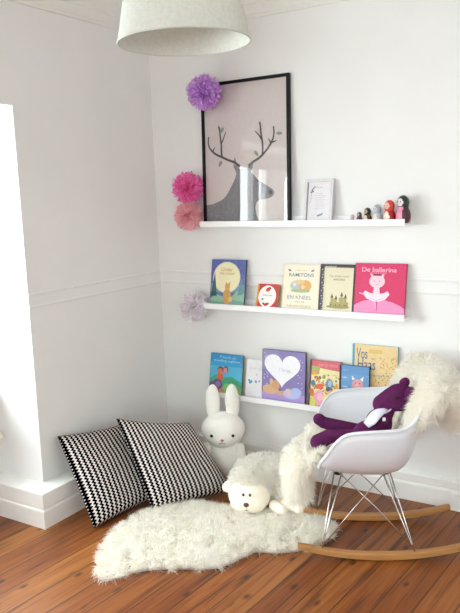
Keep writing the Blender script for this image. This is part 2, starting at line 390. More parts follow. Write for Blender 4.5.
# ------------------------------------------------------------------ flat artwork helper
class Art:
    """polygons layered a fraction of a millimetre apart; local frame x right, z up, printed face towards -y"""
    def __init__(s, w, h): s.w, s.h = w, h; s.bm = bmesh.new(); s.mats = []; s.k = 0
    def mi(s, col, rough=.45):
        m = plain('printed_ink_' + col, col, rough, noise=.03, scale=60)
        if m not in s.mats: s.mats.append(m)
        return s.mats.index(m)
    def poly(s, pts, col, lift=1):
        s.k += lift; y = -s.k * .00006; m = s.mi(col)
        vs = [s.bm.verts.new((p[0] * s.w, y, p[1] * s.h)) for p in pts]
        try: f = s.bm.faces.new(vs)
        except ValueError: return
        f.material_index = m
        if f.normal.length == 0: f.normal_update()
        if f.normal.y > 0: f.normal_flip()
    def rect(s, x0, y0, x1, y1, col): s.poly([(x0, y0), (x1, y0), (x1, y1), (x0, y1)], col)
    def ell(s, cx, cy, rx, ry, col, n=20, rot=0, lift=1):
        a = s.w / s.h; P = []
        for i in range(n):
            t = 2 * PI * i / n; x = rx * math.cos(t); y = ry * math.sin(t)
            P.append((cx + x * math.cos(rot) - y * math.sin(rot) / a * 1, cy + x * math.sin(rot) * a + y * math.cos(rot)))
        s.poly(P, col, lift)
    def line(s, pts, wd, col):
        """tapering stroke; wd in metres, number or (start,end)"""
        w0, w1 = wd if isinstance(wd, tuple) else (wd, wd); n = len(pts); L, R = [], []
        q = [Vector((p[0] * s.w, p[1] * s.h)) for p in pts]
        for i, p in enumerate(q):
            t = (q[min(i + 1, n - 1)] - q[max(i - 1, 0)]).normalized(); nn = Vector((-t.y, t.x)) * (w0 + (w1 - w0) * i / (n - 1)) / 2
            a = p + nn; b = p - nn; L.append((a.x / s.w, a.y / s.h)); R.append((b.x / s.w, b.y / s.h))
        s.k += 1
        k = s.k
        for i in range(n - 1):
            s.k = k - 1; s.poly([L[i], L[i + 1], R[i + 1], R[i]], col)
    def text(s, txt, cx, cy, width, col, height=None, bold=0.0):
        cu = bpy.data.curves.new('t', 'FONT'); cu.body = txt; cu.align_x = 'CENTER'; cu.align_y = 'CENTER'; cu.offset = bold
        ob = bpy.data.objects.new('t', cu); COL.objects.link(ob); dg = bpy.context.evaluated_depsgraph_get(); dg.update()
        me = bpy.data.meshes.new_from_object(ob.evaluated_get(dg))
        bpy.data.objects.remove(ob); bpy.data.curves.remove(cu)
        if not len(me.vertices): return
        co = np.array([v.co[:] for v in me.vertices]); lo = co.min(0); hi = co.max(0); c = (lo + hi) / 2
        sx = width * s.w / max(hi[0] - lo[0], 1e-6); sz = (height * s.h / max(hi[1] - lo[1], 1e-6)) if height else sx
        s.k += 2; y = -s.k * .00006; m = s.mi(col); vs = [s.bm.verts.new((cx * s.w + (v[0] - c[0]) * sx, y, cy * s.h + (v[1] - c[1]) * sz)) for v in co]
        for p in me.polygons:
            try: f = s.bm.faces.new([vs[i] for i in p.vertices])
            except ValueError: continue
            f.material_index = m; f.normal_update()
            if f.normal.y > 0: f.normal_flip()
        bpy.data.meshes.remove(me)
    def build(s, name, parent, loc=(0, 0, 0), back=None):
        """closes the art onto a thin board behind it"""
        if back:
            d, col = back; m = s.mi(col); box(s.bm, 0, s.w, 0.0, d, 0, s.h, m)
        return bmobj(name, s.bm, s.mats, parent, loc, recalc=False)

def book(x, zl, w, h, th, cover, spine, label, art, y=-.070, group=None, lean_y=-.012):
    """book standing on a ledge (board top 21 mm under the lip) and leaning back on the wall"""
    zb = zl - .0205; ytop = lean_y - th * .9
    a = math.asin(max(-.5, min(.5, (ytop - y) / h)))
    o = empty('picture_book', (x, y, zb + math.sin(a) * th), label, 'book', group)
    o.rotation_euler = (-a, 0, 0)
    A = Art(w, h); A.rect(0, 0, 1, 1, cover); art(A)
    A.build('front_cover', o, (0, 0, 0), back=(.0022, spine))
    bm = bmesh.new(); box(bm, 0, w, th - .0022, th, 0, h); box(bm, -.0012, .0016, -.0002, th, 0, h)
    bmobj('spine', bm, plain('book_board_' + spine, spine, .5), o)
    bm = bmesh.new(); box(bm, .0016, w - .004, .0022, th - .0022, .003, h - .003)
    bmobj('page_block', bm, plain('book_pages', 'e6dfd0', .8), o)
    return o
G2 = 'picture books on the middle ledge'; G3 = 'picture books on the lowest ledge'

def blobs(A, seed, n, cols, x0, y0, x1, y1, r=(.02, .05)):
    rr = random.Random(seed)
    for i in range(n):
        q = rr.uniform(*r); A.ell(rr.uniform(x0, x1), rr.uniform(y0, y1), q, q * rr.uniform(.6, 1.1), rr.choice(cols), 8, rr.uniform(0, 3), lift=.25)
def art_moon(A):
    A.rect(.0, .0, 1, 1, '5f6fa8'); A.rect(.0, .62, 1, 1, '5560a2'); A.rect(0, .3, 1, .48, '6d8fb4')
    rr = random.Random(2)
    for i in range(26): A.ell(rr.uniform(.03, .97), rr.uniform(.3, .97), .008, .006, 'c8cfe6', 6, lift=.1)
    A.ell(.46, .62, .40, .33, 'd8dcc0', 36); A.ell(.46, .62, .37, .305, 'efe8bf', 36)
    A.poly([(0, 0), (1, 0), (1, .30), (.8, .34), (.62, .22), (.4, .2), (.2, .26), (0, .16)], '8ab49a')
    A.poly([(0, 0), (1, 0), (1, .12), (.6, .16), (.3, .10), (0, .12)], '6f9d8c')
    A.poly([(.02, .22), (.20, .22), (.11, .72)], '2f5a4c'); A.poly([(.03, .30), (.18, .30), (.12, .60)], '386650')
    A.poly([(.80, .25), (.97, .28), (.90, .58)], '5f8f86')
    A.ell(.50, .22, .12, .17, 'c99a52', 18); A.ell(.50, .42, .075, .07, 'd2a45c', 16); A.poly([(.44, .45), (.45, .54), (.49, .48)], 'c99a52'); A.poly([(.52, .48), (.57, .54), (.57, .45)], 'c99a52')
    A.ell(.60, .16, .06, .05, 'dcb878', 12)
    A.text('Under', .47, .79, .34, 'b8924a'); A.text('the moon', .47, .71, .42, 'b8924a')
def art_red(A):
    A.rect(0, 0, 1, 1, 'c8202a'); A.rect(0, 0, .07, 1, 'd8a038'); A.ell(.50, .50, .42, .44, 'f4efe9', 32)
    A.ell(.52, .78, .12, .08, 'c8202a', 14, .6); A.ell(.60, .83, .05, .05, '7d1a24', 10); A.ell(.50, .18, .13, .06, 'b82430', 14, .3); A.ell(.36, .20, .05, .04, '2e2e3a', 8)
    A.text('little ones', .52, .55, .44, '6a7fae'); A.ell(.30, .38, .06, .05, '6aa6c8', 10); A.line([(.3, .35), (.34, .24)], .0015, '6aa6c8')
def art_cream(A):
    A.rect(0, 0, 1, 1, 'e8dcc0'); A.rect(.03, .02, .97, .98, 'ebe3cc')
    A.text('RAMITONS', .50, .775, .68, '4c6c84', .075, .012)
    A.ell(.17, .87, .05, .02, '6a6a78', 10, -.4); A.ell(.80, .87, .05, .02, '6a6a78', 10, .4); A.text('children\'s story', .5, .87, .3, 'b39a68')
    A.ell(.50, .54, .30, .13, 'c8cda4', 24); A.ell(.36, .55, .13, .10, 'b4b8c0', 18); A.ell(.62, .55, .17, .12, 'dba55c', 20); A.ell(.46, .63, .15, .045, 'd9c08c', 16); A.ell(.5, .44, .27, .04, 'a3b080', 18)
    A.ell(.56, .52, .05, .05, 'e6c694', 10); A.ell(.33, .57, .05, .04, 'd4d4d6', 10)
    A.text('EN KNEEL', .48, .30, .66, '7f93a4', .08, .006); A.text('MET DE', .5, .20, .24, '9aa4a8'); A.text('VRIENDJES', .48, .10, .66, 'b4a684', .07, .006)
def art_brown(A):
    A.rect(0, 0, 1, 1, '33222e'); A.rect(.12, .02, .965, .935, 'd6cfae'); A.rect(.20, .04, .95, .91, 'dcd5b8'); A.rect(.03, .1, .10, .9, '4a4258')
    for i in range(16): A.ell(.03 + .03 * math.sin(i * 2.4) + .06, .08 + i * .054, .022, .012, 'b9b4a6', 8, lift=.2)
    for i in range(10): A.ell(.14 + i * .034, .95 + .006 * math.sin(i * 3), .016, .010, 'c9c4b4', 8, lift=.2)
    A.text('The hidden castle', .56, .76, .58, '8a8458'); A.text('ANTONIA', .56, .69, .34, '6e6a48', None, .01)
    A.rect(.32, .14, .86, .24, 'a89c60'); A.rect(.36, .22, .52, .31, 'b5a86c'); A.rect(.58, .22, .80, .33, 'b0a468')
    for x, t in ((.38, .36), (.50, .33), (.66, .40), (.77, .36)):
        A.rect(x - .03, .22, x + .03, t - .04, 'a39660'); A.poly([(x - .045, t - .04), (x + .045, t - .04), (x, t + .05)], '5c5a40')
    A.ell(.56, .14, .34, .035, '97925c', 20)
    for x in (.36, .5, .62, .75, .8): A.ell(x, .175, .012, .02, '4c4630', 8, lift=.2)
def art_pink(A):
    A.rect(0, 0, 1, 1, 'd02c62')
    A.poly([(0, 0), (1, 0), (1, .16), (.93, .21), (.76, .28), (.6, .31), (.4, .31), (.2, .29), (.07, .23), (0, .19)], 'e08cb8')
    A.text('De ballerina', .47, .88, .68, 'f4bcd0', .085, .006); A.text('picture book', .46, .815, .32, 'e893b0')
    A.ell(.44, .66, .155, .125, 'efc2d2', 26); A.poly([(.33, .73), (.30, .80), (.38, .775)], 'f0c8d4'); A.poly([(.50, .775), (.58, .80), (.56, .73)], 'f0c8d4')
    A.poly([(.34, .765), (.54, .765), (.50, .80), (.44, .79), (.38, .80)], '6a1c40')
    A.ell(.39, .66, .010, .012, '5a2a40', 8, lift=.3); A.ell(.49, .66, .010, .012, '5a2a40', 8, lift=.3); A.line([(.41, .61), (.44, .602), (.47, .61)], .0018, 'b05878')
    A.poly([(.37, .42), (.51, .42), (.49, .56), (.39, .56)], 'f0ccd8')
    A.poly([(.17, .42), (.22, .48), (.30, .44), (.44, .415), (.58, .44), (.66, .48), (.70, .42), (.62, .32), (.50, .28), (.38, .28), (.25, .33)], 'eed6e2')
    A.line([(.22, .40), (.10, .43)], .004, 'efc2d2'); A.line([(.3, .34), (.44, .30), (.58, .34)], .002, 'c88aa6')
    A.poly([(.44, .28), (.47, .28), (.465, .10), (.45, .10)], 'c24a80'); A.poly([(.40, .29), (.43, .29), (.45, .14), (.44, .13)], 'e9b4cc')
def art_green(A):
    A.rect(0, 0, 1, 1, '2f9fd4'); A.rect(0, .35, 1, .7, '4fb4d8'); A.rect(0, .8, 1, 1, '2a8fcc')
    A.poly([(0, 0), (1, 0), (1, .34), (.7, .46), (.45, .42), (.2, .48), (0, .36)], '3fa47c'); A.poly([(.3, 0), (1, 0), (1, .22), (.75, .30), (.5, .28)], '78c274')
    A.poly([(0, 0), (.34, 0), (.36, .2), (.1, .3), (0, .28)], '5a5a86')
    A.text('Friends go', .55, .91, .5, '8fd0ea'); A.text('travelling together', .52, .825, .84, 'bfe6f4', .07)
    A.ell(.33, .60, .10, .09, '70405a', 16); A.ell(.32, .56, .085, .085, 'c87858', 16); A.ell(.50, .62, .08, .085, '5a4668', 16); A.ell(.49, .60, .065, .07, 'd78a80', 14)
    A.ell(.33, .43, .10, .12, 'd8603c', 16); A.ell(.26, .24, .16, .13, '6f4f8a', 18); A.ell(.28, .25, .09, .07, '9a78a8', 14); A.ell(.35, .53, .03, .05, 'e07858', 10)
    A.ell(.42, .10, .10, .05, 'e08a60', 12); A.ell(.86, .12, .10, .06, 'a8b84c', 12)
def art_white(A):
    A.rect(0, 0, 1, 1, 'e8e6ea'); A.ell(.2, .42, .09, .035, '3f8fb4', 12, .7); A.ell(.13, .46, .04, .03, '2c7494', 10); A.ell(.42, .44, .05, .04, '9a90c4', 10, .3); A.ell(.56, .46, .04, .03, 'b0a4cc', 10)
    A.text('good night', .42, .78, .6, 'd0ccd6'); A.ell(.75, .30, .10, .05, 'e6c8b8', 12); A.ell(.45, .62, .03, .03, 'c8c0dc', 8)
def art_heart(A):
    A.rect(0, 0, 1, 1, '8478b0'); A.rect(0, .62, .4, 1, '8f86b4'); A.rect(0, 0, 1, .20, 'ab92cc'); A.rect(0, 0, 1, .09, '9c8cc8')
    P = []
    for i in range(48):
        t = 2 * PI * i / 48; x = 16 * math.sin(t) ** 3; y = 13 * math.cos(t) - 5 * math.cos(2 * t) - 2 * math.cos(3 * t) - math.cos(4 * t)
        P.append((.47 + x * .0262, .66 + y * .0215))
    A.poly(P, 'eeeef4')
    rr = random.Random(5)
    for i in range(26):
        sgn = rr.choice((0, 1)); x = rr.uniform(.03, .14) if not sgn else rr.uniform(.84, .97); A.ell(x, rr.uniform(.3, .95), .012, .010, 'dcd6ee', 6, lift=.1)
    A.ell(.2, .25, .19, .09, 'd3ac84', 20); A.ell(.32, .34, .10, .09, 'd0a070', 16); A.ell(.22, .40, .04, .06, 'd9b48c', 10); A.ell(.45, .20, .12, .05, 'c89c88', 14)
    A.ell(.70, .20, .20, .09, 'b4b8e0', 20); A.ell(.62, .23, .08, .07, 'd8bcc4', 14); A.ell(.80, .25, .13, .08, 'aab8e4', 14); A.ell(.43, .255, .03, .015, '55506c', 8)
    A.text('I love', .53, .64, .24, 'b8bcd4'); A.text('you', .64, .60, .13, 'c4ccb4')
def art_colour(A):
    A.rect(0, 0, 1, 1, 'e7d9a2'); A.poly([(0, .86), (1, .80), (1, 1), (0, 1)], 'cc5c68'); A.poly([(0, .72), (.3, .70), (.34, .86), (0, .88)], 'a8a860')
    A.rect(0, 0, .06, 1, '5a2a30')
    A.text('party time', .58, .90, .6, 'e0929c'); A.text('all together', .72, .71, .34, '9c8c58')
    blobs(A, 3, 150, ['e8c34c', 'd87838', 'c8b060', '5f84a8', 'e59a40', '8aa050', 'eadba8', 'c8543c', 'f0e6c0', '7c5a4c'], .08, .03, .97, .74, (.02, .055))
    A.ell(.36, .22, .17, .16, 'e49ab4', 18); A.ell(.38, .24, .09, .08, 'eeb4c8', 14); A.ell(.66, .52, .12, .12, '6f87a8', 18); A.ell(.68, .54, .06, .07, '9db4cc', 12); A.ell(.64, .42, .08, .05, '4a5470', 12)
    A.ell(.34, .46, .16, .05, 'd2582c', 14, .3); A.ell(.72, .30, .13, .10, 'e8b050', 16); A.ell(.74, .28, .07, .05, 'f4dc98', 12); A.ell(.16, .12, .10, .08, 'c2cc54', 12); A.ell(.56, .20, .10, .12, 'ecd286', 14)
    A.ell(.14, .52, .07, .06, '4f7890', 12); A.ell(.88, .10, .08, .06, 'b85848', 12); A.ell(.10, .34, .08, .06, 'c86830', 12)
def art_blue(A):
    A.rect(0, 0, 1, 1, '6a98c8'); A.rect(0, .82, 1, 1, '6190c2'); A.rect(0, 0, .06, 1, '1c1a30')
    A.ell(.18, .74, .09, .02, '9cc0e0', 10); A.ell(.20, .55, .10, .02, '9cc0e0', 10); A.text('piglet', .2, .9, .2, '8fb4da')
    A.ell(.62, .60, .19, .13, 'dc9ca4', 26); A.ell(.62, .585, .08, .05, 'e9b4b4', 16); A.ell(.59, .585, .012, .012, 'a05868', 6, lift=.2); A.ell(.65, .585, .012, .012, 'a05868', 6, lift=.2)
    A.poly([(.44, .70), (.42, .80), (.53, .73)], 'f0ece8'); A.poly([(.71, .73), (.82, .80), (.80, .69)], 'f0ece8'); A.ell(.55, .65, .014, .014, '3a2a3a', 6, lift=.2); A.ell(.69, .65, .014, .014, '3a2a3a', 6, lift=.2)
    A.ell(.62, .34, .16, .15, 'e8b8bc', 20); A.ell(.2, .3, .08, .02, '9cc0e0', 10)
def art_fox(A):
    A.rect(0, 0, 1, 1, 'e3c995'); A.rect(0, 0, .045, 1, '3d93ac'); A.rect(.36, .88, .66, .94, 'dab870')
    rr = random.Random(9)
    for i in range(420):
        x = rr.uniform(.08, .97); y = rr.uniform(.02, .86)
        if x < .62 and y > .58: continue
        if x < .35 and y > .45 and rr.random() < .6: continue
        A.ell(x, y, .011, .009, rr.choice(['c98a3c', '9a8a48', 'd8a860', 'a86c34', 'e8b850', '7c8450', 'c4703c']), 6, rr.uniform(0, 3), lift=.02)
    A.text('Vos', .21, .87, .25, '54688c', .15, .006); A.text('Haas', .32, .72, .40, '54688c', .15, .006); A.text('en', .47, .80, .08, '9c8c60'); A.text('for reading aloud', .46, .57, .44, '7c94a0')
    A.ell(.17, .58, .045, .04, 'c4603c', 12); A.ell(.35, .12, .06, .06, 'd07038', 12); A.ell(.85, .40, .05, .05, 'b8a880', 12)

HB = .262
book(.392, Z2, .222, .263, .012, '5f6fa8', '3c4878', 'blue picture book with a bear under a big moon, leftmost on the middle ledge', art_moon, group=G2)
book(.688, Z2, .128, .135, .018, 'c8202a', 'd8a038', 'small square red board book with a white circle on the middle ledge', art_red, group=G2, y=-.070)
book(.846, Z2, .210, .246, .011, 'e8dcc0', 'd8c8a0', 'cream picture book with two animals curled in an oval, beside the brown book', art_cream, group=G2)
book(1.060, Z2, .188, .250, .016, '33222e', '33222e', 'dark brown edged picture book with a castle drawn on cream', art_brown, group=G2, y=-.072)
book(1.250, Z2, .258, .260, .012, 'd02c62', '8a2040', 'bright pink picture book with a ballerina, rightmost on the middle ledge', art_pink, group=G2)
book(.362, Z3, .212, .232, .018, '2f9fd4', '2c6a40', 'blue and green picture book behind the rabbit ears, leftmost on the lowest ledge', art_green, group=G3)
book(.598, Z3, .150, .215, .010, 'e8e6ea', 'd8d6da', 'pale white picture book between the green and purple books', art_white, y=-.058, group=G3)
book(.715, Z3, .258, .288, .016, '8478b0', '2a2440', 'purple picture book with a large white heart on the lowest ledge', art_heart, y=-.074, group=G3, lean_y=-.034)
book(.990, Z3, .176, .252, .014, 'e7d9a2', '5a2a30', 'crowded colourful picture book with a red top edge, between purple and blue books', art_colour, y=-.070, group=G3)
book(1.168, Z3, .158, .246, .016, '6a98c8', '1c1a30', 'light blue picture book with a pink pig face, in front of the yellow book', art_blue, y=-.074, group=G3, lean_y=-.036)
book(1.226, Z3, .236, .354, .014, 'e3c995', '3d93ac', 'tall yellow speckled picture book titled Vos Haas with a blue spine', art_fox, y=-.046, group=G3, lean_y=-.002)

# ------------------------------------------------------------------ framed deer print
def framed(name, x, w, h, fw, fd, mat_frame, y, label, art, zl, mount=None, thick_glass=True):
    zb = zl - .0205; ytop = -.001 - fd; a = math.asin((ytop - y) / h)
    o = empty(name, (x, y, zb + math.sin(a) * fd), label, 'picture frame'); o.rotation_euler = (-a, 0, 0)
    bm = bmesh.new(); box(bm, 0, fw, 0, fd, 0, h); box(bm, w - fw, w, 0, fd, 0, h); box(bm, fw, w - fw, 0, fd, 0, fw); box(bm, fw, w - fw, 0, fd, h - fw, h)
    bevel(bmobj('frame_moulding', bm, mat_frame, o), .0012)
    A = Art(w - 2 * fw, h - 2 * fw); art(A); A.build('print', o, (fw, .010, fw), back=(.003, 'c0b8b4'))
    bm = bmesh.new(); box(bm, fw, w - fw, fd - .006, fd - .003, fw, h - fw); bmobj('backing_board', bm, plain('fibreboard', '9a7b58', .9), o)
    bm = bmesh.new(); v = [bm.verts.new(p) for p in ((fw, .005, fw), (w - fw, .005, fw), (w - fw, .005, h - fw), (fw, .005, h - fw))]; bm.faces.new(v)
    bmobj('glass', bm, M_GLASS, o)
    return o
def art_deer(A):
    A.rect(0, 0, 1, 1, 'ccc1bf')
    g = '737076'; x = lambda u: (u - 206) / 78.; y = lambda v: (219.5 - v) / 138.
    body = [(206, 219.5), (206, 202), (212, 201.5), (218, 199), (222, 197), (226, 193), (229, 188), (232, 182), (235, 176), (236.5, 171), (235, 167), (233.5, 163), (234.5, 161), (238, 164), (240, 167), (243, 165.5), (246.5, 166.5), (249, 164), (252.5, 161.5), (252, 166), (250, 170), (253, 173), (257, 178), (262, 182), (267, 185.5), (270.5, 188), (272, 191), (271, 194), (268, 196.5), (263, 197.5), (258, 198), (255, 201), (254, 206), (255, 212), (257, 219.5)]
    A.poly([(x(a), y(b)) for a, b in body], g)
    rr = random.Random(11)
    from mathutils.geometry import intersect_point_line
    def inside(px, py):
        c = False; n = len(body)
        for i in range(n):
            (x1, y1), (x2, y2) = body[i], body[i - 1]
            if (y1 > py) != (y2 > py) and px < (x2 - x1) * (py - y1) / (y2 - y1) + x1: c = not c
        return c
    k = 0
    while k < 700:
        px, py = rr.uniform(206, 272), rr.uniform(164, 219)
        if not (inside(px - .8, py - .8) and inside(px + .8, py + .8)): continue
        k += 1; A.ell(x(px), y(py), .006, .003, rr.choice(['8b888e', '5c595e', '817e84', '69666c', '97949a', '504d53']), 5, rr.uniform(0, 3), lift=.02)
    A.ell(x(268.5), y(191), .022, .018, '2e2c30', 10); A.ell(x(256), y(179), .008, .006, '2a282c', 8)
    d = '3c3436'
    L = lambda p, w: A.line([(x(a), y(b)) for a, b in p], w, d)
    L([(240, 164), (235, 159.5), (229, 157), (222.7, 153.5), (217, 150.5), (213.4, 147.5), (210.3, 143), (209.2, 138), (209.7, 132)], (.014, .008))
    L([(222.7, 154), (222.2, 147), (222.3, 141.5), (221.3, 132), (220.7, 123)], (.012, .008)); L([(222.3, 140), (224.5, 135), (226.9, 128.5)], (.009, .005)); L([(213.6, 148), (215.6, 143)], (.009, .005)); L([(235.5, 160), (235.3, 155)], (.009, .005)); L([(221, 127), (219.8, 122)], (.008, .008))
    L([(248, 164), (253, 160), (258, 157), (262, 153.5), (266.5, 148), (269.2, 143.7), (271.6, 138), (272.3, 133), (271.9, 127)], (.014, .008))
    L([(261.5, 154), (261.8, 147), (261.6, 141.5), (260.2, 132), (259.6, 122.5)], (.012, .008)); L([(261.6, 140), (258.5, 134.5), (254.8, 130)], (.009, .005)); L([(269.5, 143.5), (267.2, 138.5)], (.009, .005)); L([(270.5, 142.5), (274.5, 141)], (.009, .005)); L([(259.8, 125), (259.2, 121.5)], (.008, .008))
    for u, v, rt in ((223.2, 126.5, .9), (277, 134.3, -.1), (255.8, 152, -.9), (221, 160, 1.0)): A.ell(x(u), y(v), .036, .012, '7c8a80', 12, rt)
framed('wall_print', .359, .538, .757, .016, .022, M_BLACK, -.046, 'tall black framed print of a deer head with branching antlers on the top ledge', art_deer, Z1)
def art_small(A):
    A.rect(0, 0, 1, 1, 'e4e2e6'); A.rect(.0, 0, .03, 1, '8c8684')
    for (a, b, c) in ((.14, .80, '5d628c'), (.20, .84, '6c7098'), (.10, .74, '7a7c98'), (.25, .88, '8488ac'), (.18, .76, '4e5480')): A.ell(a + .05, b, .045, .022, c, 8, a * 9)
    A.line([(.20, .80), (.12, .45)], .002, '8c9484'); A.text('for you', .5, .86, .26, 'a09a90')
    for i, ww in enumerate((.2, .42, .38, .5, .34, .46, .4, .44)): A.line([(.55 - ww / 2, .70 - i * .055), (.55 + ww / 2, .70 - i * .055)], .0012, 'a8a8b4')
    A.ell(.58, .14, .12, .02, '6d7488', 10, .2); A.ell(.66, .17, .06, .018, '7d8498', 8, .6); A.ell(.50, .12, .06, .018, '8890a0', 8, -.3)
framed('small_framed_verse', .976, .157, .224, .015, .020, plain('pale_grey_frame', 'd8d8da', .4), -.060, 'small white framed verse with blue flowers, right of the deer print', art_small, Z1)

# ------------------------------------------------------------------ nesting dolls
def doll(x, h, body, hood, face, label, y=-.052, style=0, turn=-.35):
    o = empty('nesting_doll', (x, y, Z1 - .0208), label, 'doll', 'nesting dolls on the top ledge', rz=turn)
    prof = [(0, 0), (.17, 0), (.225, .02), (.255, .10), (.272, .22), (.27, .34), (.235, .46), (.20, .53), (.19, .57), (.205, .64), (.222, .72), (.218, .80), (.185, .89), (.12, .96), (.05, .995), (0.0001, 1)]
    pp = []
    for (a, b), (c, d) in zip(prof, prof[1:]):
        for k in range(3): pp.append((a + (c - a) * k / 3, b + (d - b) * k / 3))
    pp.append(prof[-1]); bm = bmesh.new()
    def mi(f):
        c = f.calc_center_median() / h; fr = -c.y; 
        if fr > 0.02 and (c.x / .135) ** 2 + ((c.z - .75) / .135) ** 2 < 1: return 2
        if style == 1 and fr > 0.02 and (c.x / .16) ** 2 + ((c.z - .28) / .24) ** 2 < 1: return 3
        if style == 2 and fr > 0.0 and abs(c.x) < .13 and .05 < c.z < .60: return 4
        return 1 if c.z > .55 else 0
    lathe_bm(bm, [(r * h, z * h) for r, z in pp], 36, mi)
    bmesh.ops.remove_doubles(bm, verts=bm.verts, dist=1e-6)
    b = bmobj('doll_body', bm, [plain('doll_paint_' + c, c, .3, noise=.05) for c in (body, hood, face, 'e8d8c8', 'e08cac')], o, smooth=True)
    for s in (-1, 1):
        bm = bmesh.new(); ellipsoid(bm, (s * .065 * h, -.213 * h, .77 * h), (.034 * h, .012 * h, .042 * h), u=10, v=6); bmobj('eye', bm, plain('doll_eye_white', 'efeeee', .3), o, smooth=True)
        bm = bmesh.new(); ellipsoid(bm, (s * .062 * h, -.223 * h, .77 * h), (.024 * h, .008 * h, .030 * h), u=10, v=6); bmobj('pupil', bm, plain('doll_pupil', '16141a', .3), o, smooth=True)
    bm = bmesh.new(); ellipsoid(bm, (0, -.215 * h, .69 * h), (.022 * h, .008 * h, .012 * h), u=8, v=6); bmobj('mouth', bm, plain('doll_mouth', 'b0404c', .3), o, smooth=True)
doll(1.243, .044, 'd9a8b8', 'e0b8c4', 'e8ccd0', 'tiny pale pink nesting doll, smallest and leftmost of the row')
doll(1.279, .056, '6b4a48', '5c4a48', 'c0a090', 'small brown nesting doll, second smallest of the row')
doll(1.321, .076, '5a4630', '1f2426', 'b89a78', 'black hooded nesting doll with a tan front, third smallest of the row', style=1)
doll(1.370, .090, 'b4bcc8', 'a8b4c0', 'd0d4dc', 'pale grey blue nesting doll beside the red one', style=1)
doll(1.431, .110, 'b8242c', 'd24a3c', 'e6b8a8', 'red nesting doll with a white front, second largest of the row', style=1)
doll(1.497, .130, '4a2434', '22382e', 'e8d6d8', 'largest nesting doll, dark green hood and pink front, rightmost of the row', y=-.052, style=2)

# ------------------------------------------------------------------ tissue pompoms
def pompom(c, r, cols, label, n=900):
    rr = random.Random(int(c[0] * 1000)); parts = []; V = []; Q = []
    for i in range(n):
        zz = 1 - 2 * (i + .5) / n; ph = i * 2.39996; d = Vector((math.sqrt(1 - zz * zz) * math.cos(ph), math.sqrt(1 - zz * zz) * math.sin(ph), zz))
        d = (d + Vector([rr.gauss(0, .12) for _ in range(3)])).normalized(); s = d.cross(Vector([rr.gauss(0, 1) for _ in range(3)])).normalized(); t = d.cross(s)
        L = r * rr.uniform(.74, 1.14); W0 = r * rr.uniform(.06, .125); b = len(V); ns, nu = 6, 4
        for a in range(ns):
            f = a / (ns - 1); rad = L * (.25 + .75 * f); wdt = W0 * (.25 + 1.0 * math.sin(PI * min(1, f * .62 + .1))) * (1 - .85 * max(0, f - .6) / .4)
            for k in range(nu):
                q = k / (nu - 1) * 2 - 1
                p = d * rad + s * wdt * q + t * (W0 * .55 * (q * q - .4) * (.3 + f) + .10 * r * math.sin(f * 3 + i) * f) + s * rr.uniform(-1, 1) * .012 * r
                if p.y > -c[1] - .002: p.y = -c[1] - .002 - rr.random() * .002
                V.append(p[:])
        for a in range(ns - 1):
            for k in range(nu - 1): Q.append((b + a * nu + k, b + a * nu + k + 1, b + (a + 1) * nu + k + 1, b + (a + 1) * nu + k))
    a = NT('tissue_paper'); tc = a.n('ShaderNodeTexCoord'); nz = a.n('ShaderNodeTexNoise', i_Scale=70.0, i_Detail=2.0); a.l(tc.outputs['Object'], nz.inputs[0])
    col = a.ramp(nz.outputs[0], [(0.35, srgb(cols[0])), (0.65, srgb(cols[1]))]); D = a.n('ShaderNodeBsdfDiffuse'); T = a.n('ShaderNodeBsdfTranslucent'); a.l(col, D.inputs[0]); a.l(col, T.inputs[0])
    mx = a.n('ShaderNodeMixShader', i_0=.45); a.l(D.outputs[0], mx.inputs[1]); a.l(T.outputs[0], mx.inputs[2]); a.l(mx.outputs[0], a.out.inputs[0])
    o = link_mesh('tissue_pompom', mesh_np('tissue_pompom', np.array(V), None, np.array(Q)), a.m, loc=c, smooth=True)
    return tag(o, label, 'pompom', 'tissue paper pompoms on the wall')
pompom((.445, -.118, 2.085), .088, ('dc9cee', 'f8dcff'), 'purple tissue pompom at the top left corner of the deer print')
pompom((.290, -.086, 1.593), .084, ('ff70cc', 'ffbce8'), 'hot pink tissue pompom beside the deer print, above the pale pink one')
pompom((.284, -.080, 1.440), .080, ('ffcad2', 'ffe0e4'), 'light pink tissue pompom at the left end of the top ledge')
pompom((.292, -.075, .925), .084, ('fcf6fb', 'fffcff'), 'white tissue pompom at the left end of the middle ledge')

# ------------------------------------------------------------------ pendant lamp
o = empty('pendant_lamp', (1.208, -1.369, 2.036), 'pale grey fabric cone lampshade hanging at the top of the photo', 'lamp')
R0, R1, HS = .213, .154, .30
a_ = NT('lampshade_fabric'); tc = a_.n('ShaderNodeTexCoord'); nz = a_.n('ShaderNodeTexNoise', i_Scale=90.0, i_Detail=4.0); a_.l(tc.outputs['Object'], nz.inputs[0])
cc_ = a_.ramp(nz.outputs[0], [(.3, srgb('c9c9c1')), (.7, srgb('d4d4cd'))]); a_.l(cc_, a_.p.inputs['Base Color']); a_.p.inputs['Roughness'].default_value = .9; a_.bump(nz.outputs[0], .2, .002)
M_SHADE = a_.m
bm = bmesh.new(); lathe_bm(bm, [(R0, 0), (R1, HS)], 96); lathe_bm(bm, [(R1 - .002, HS), (R0 - .002, 0)], 96); bmobj('lamp_shade', bm, M_SHADE, o, smooth=True, recalc=False)
for nm, rad, z in (('bottom_rim', R0, .001), ('top_rim', R1, HS)):
    bm = bmesh.new(); tube_bm(bm, [(rad * math.cos(2 * PI * k / 96), rad * math.sin(2 * PI * k / 96), z) for k in range(97)], .0028, 8, cap=False); bmobj(nm, bm, plain('rim_binding', 'c4c4bc', .7), o, smooth=True)
bm = bmesh.new(); lathe_bm(bm, [(.0001, .10), (.02, .10), (.032, .125), (.03, .155), (.017, .185), (.014, .20)], 24); b_ = bmobj('light_bulb', bm, plain('opal_bulb', 'eeeeea', .3), o, smooth=True)
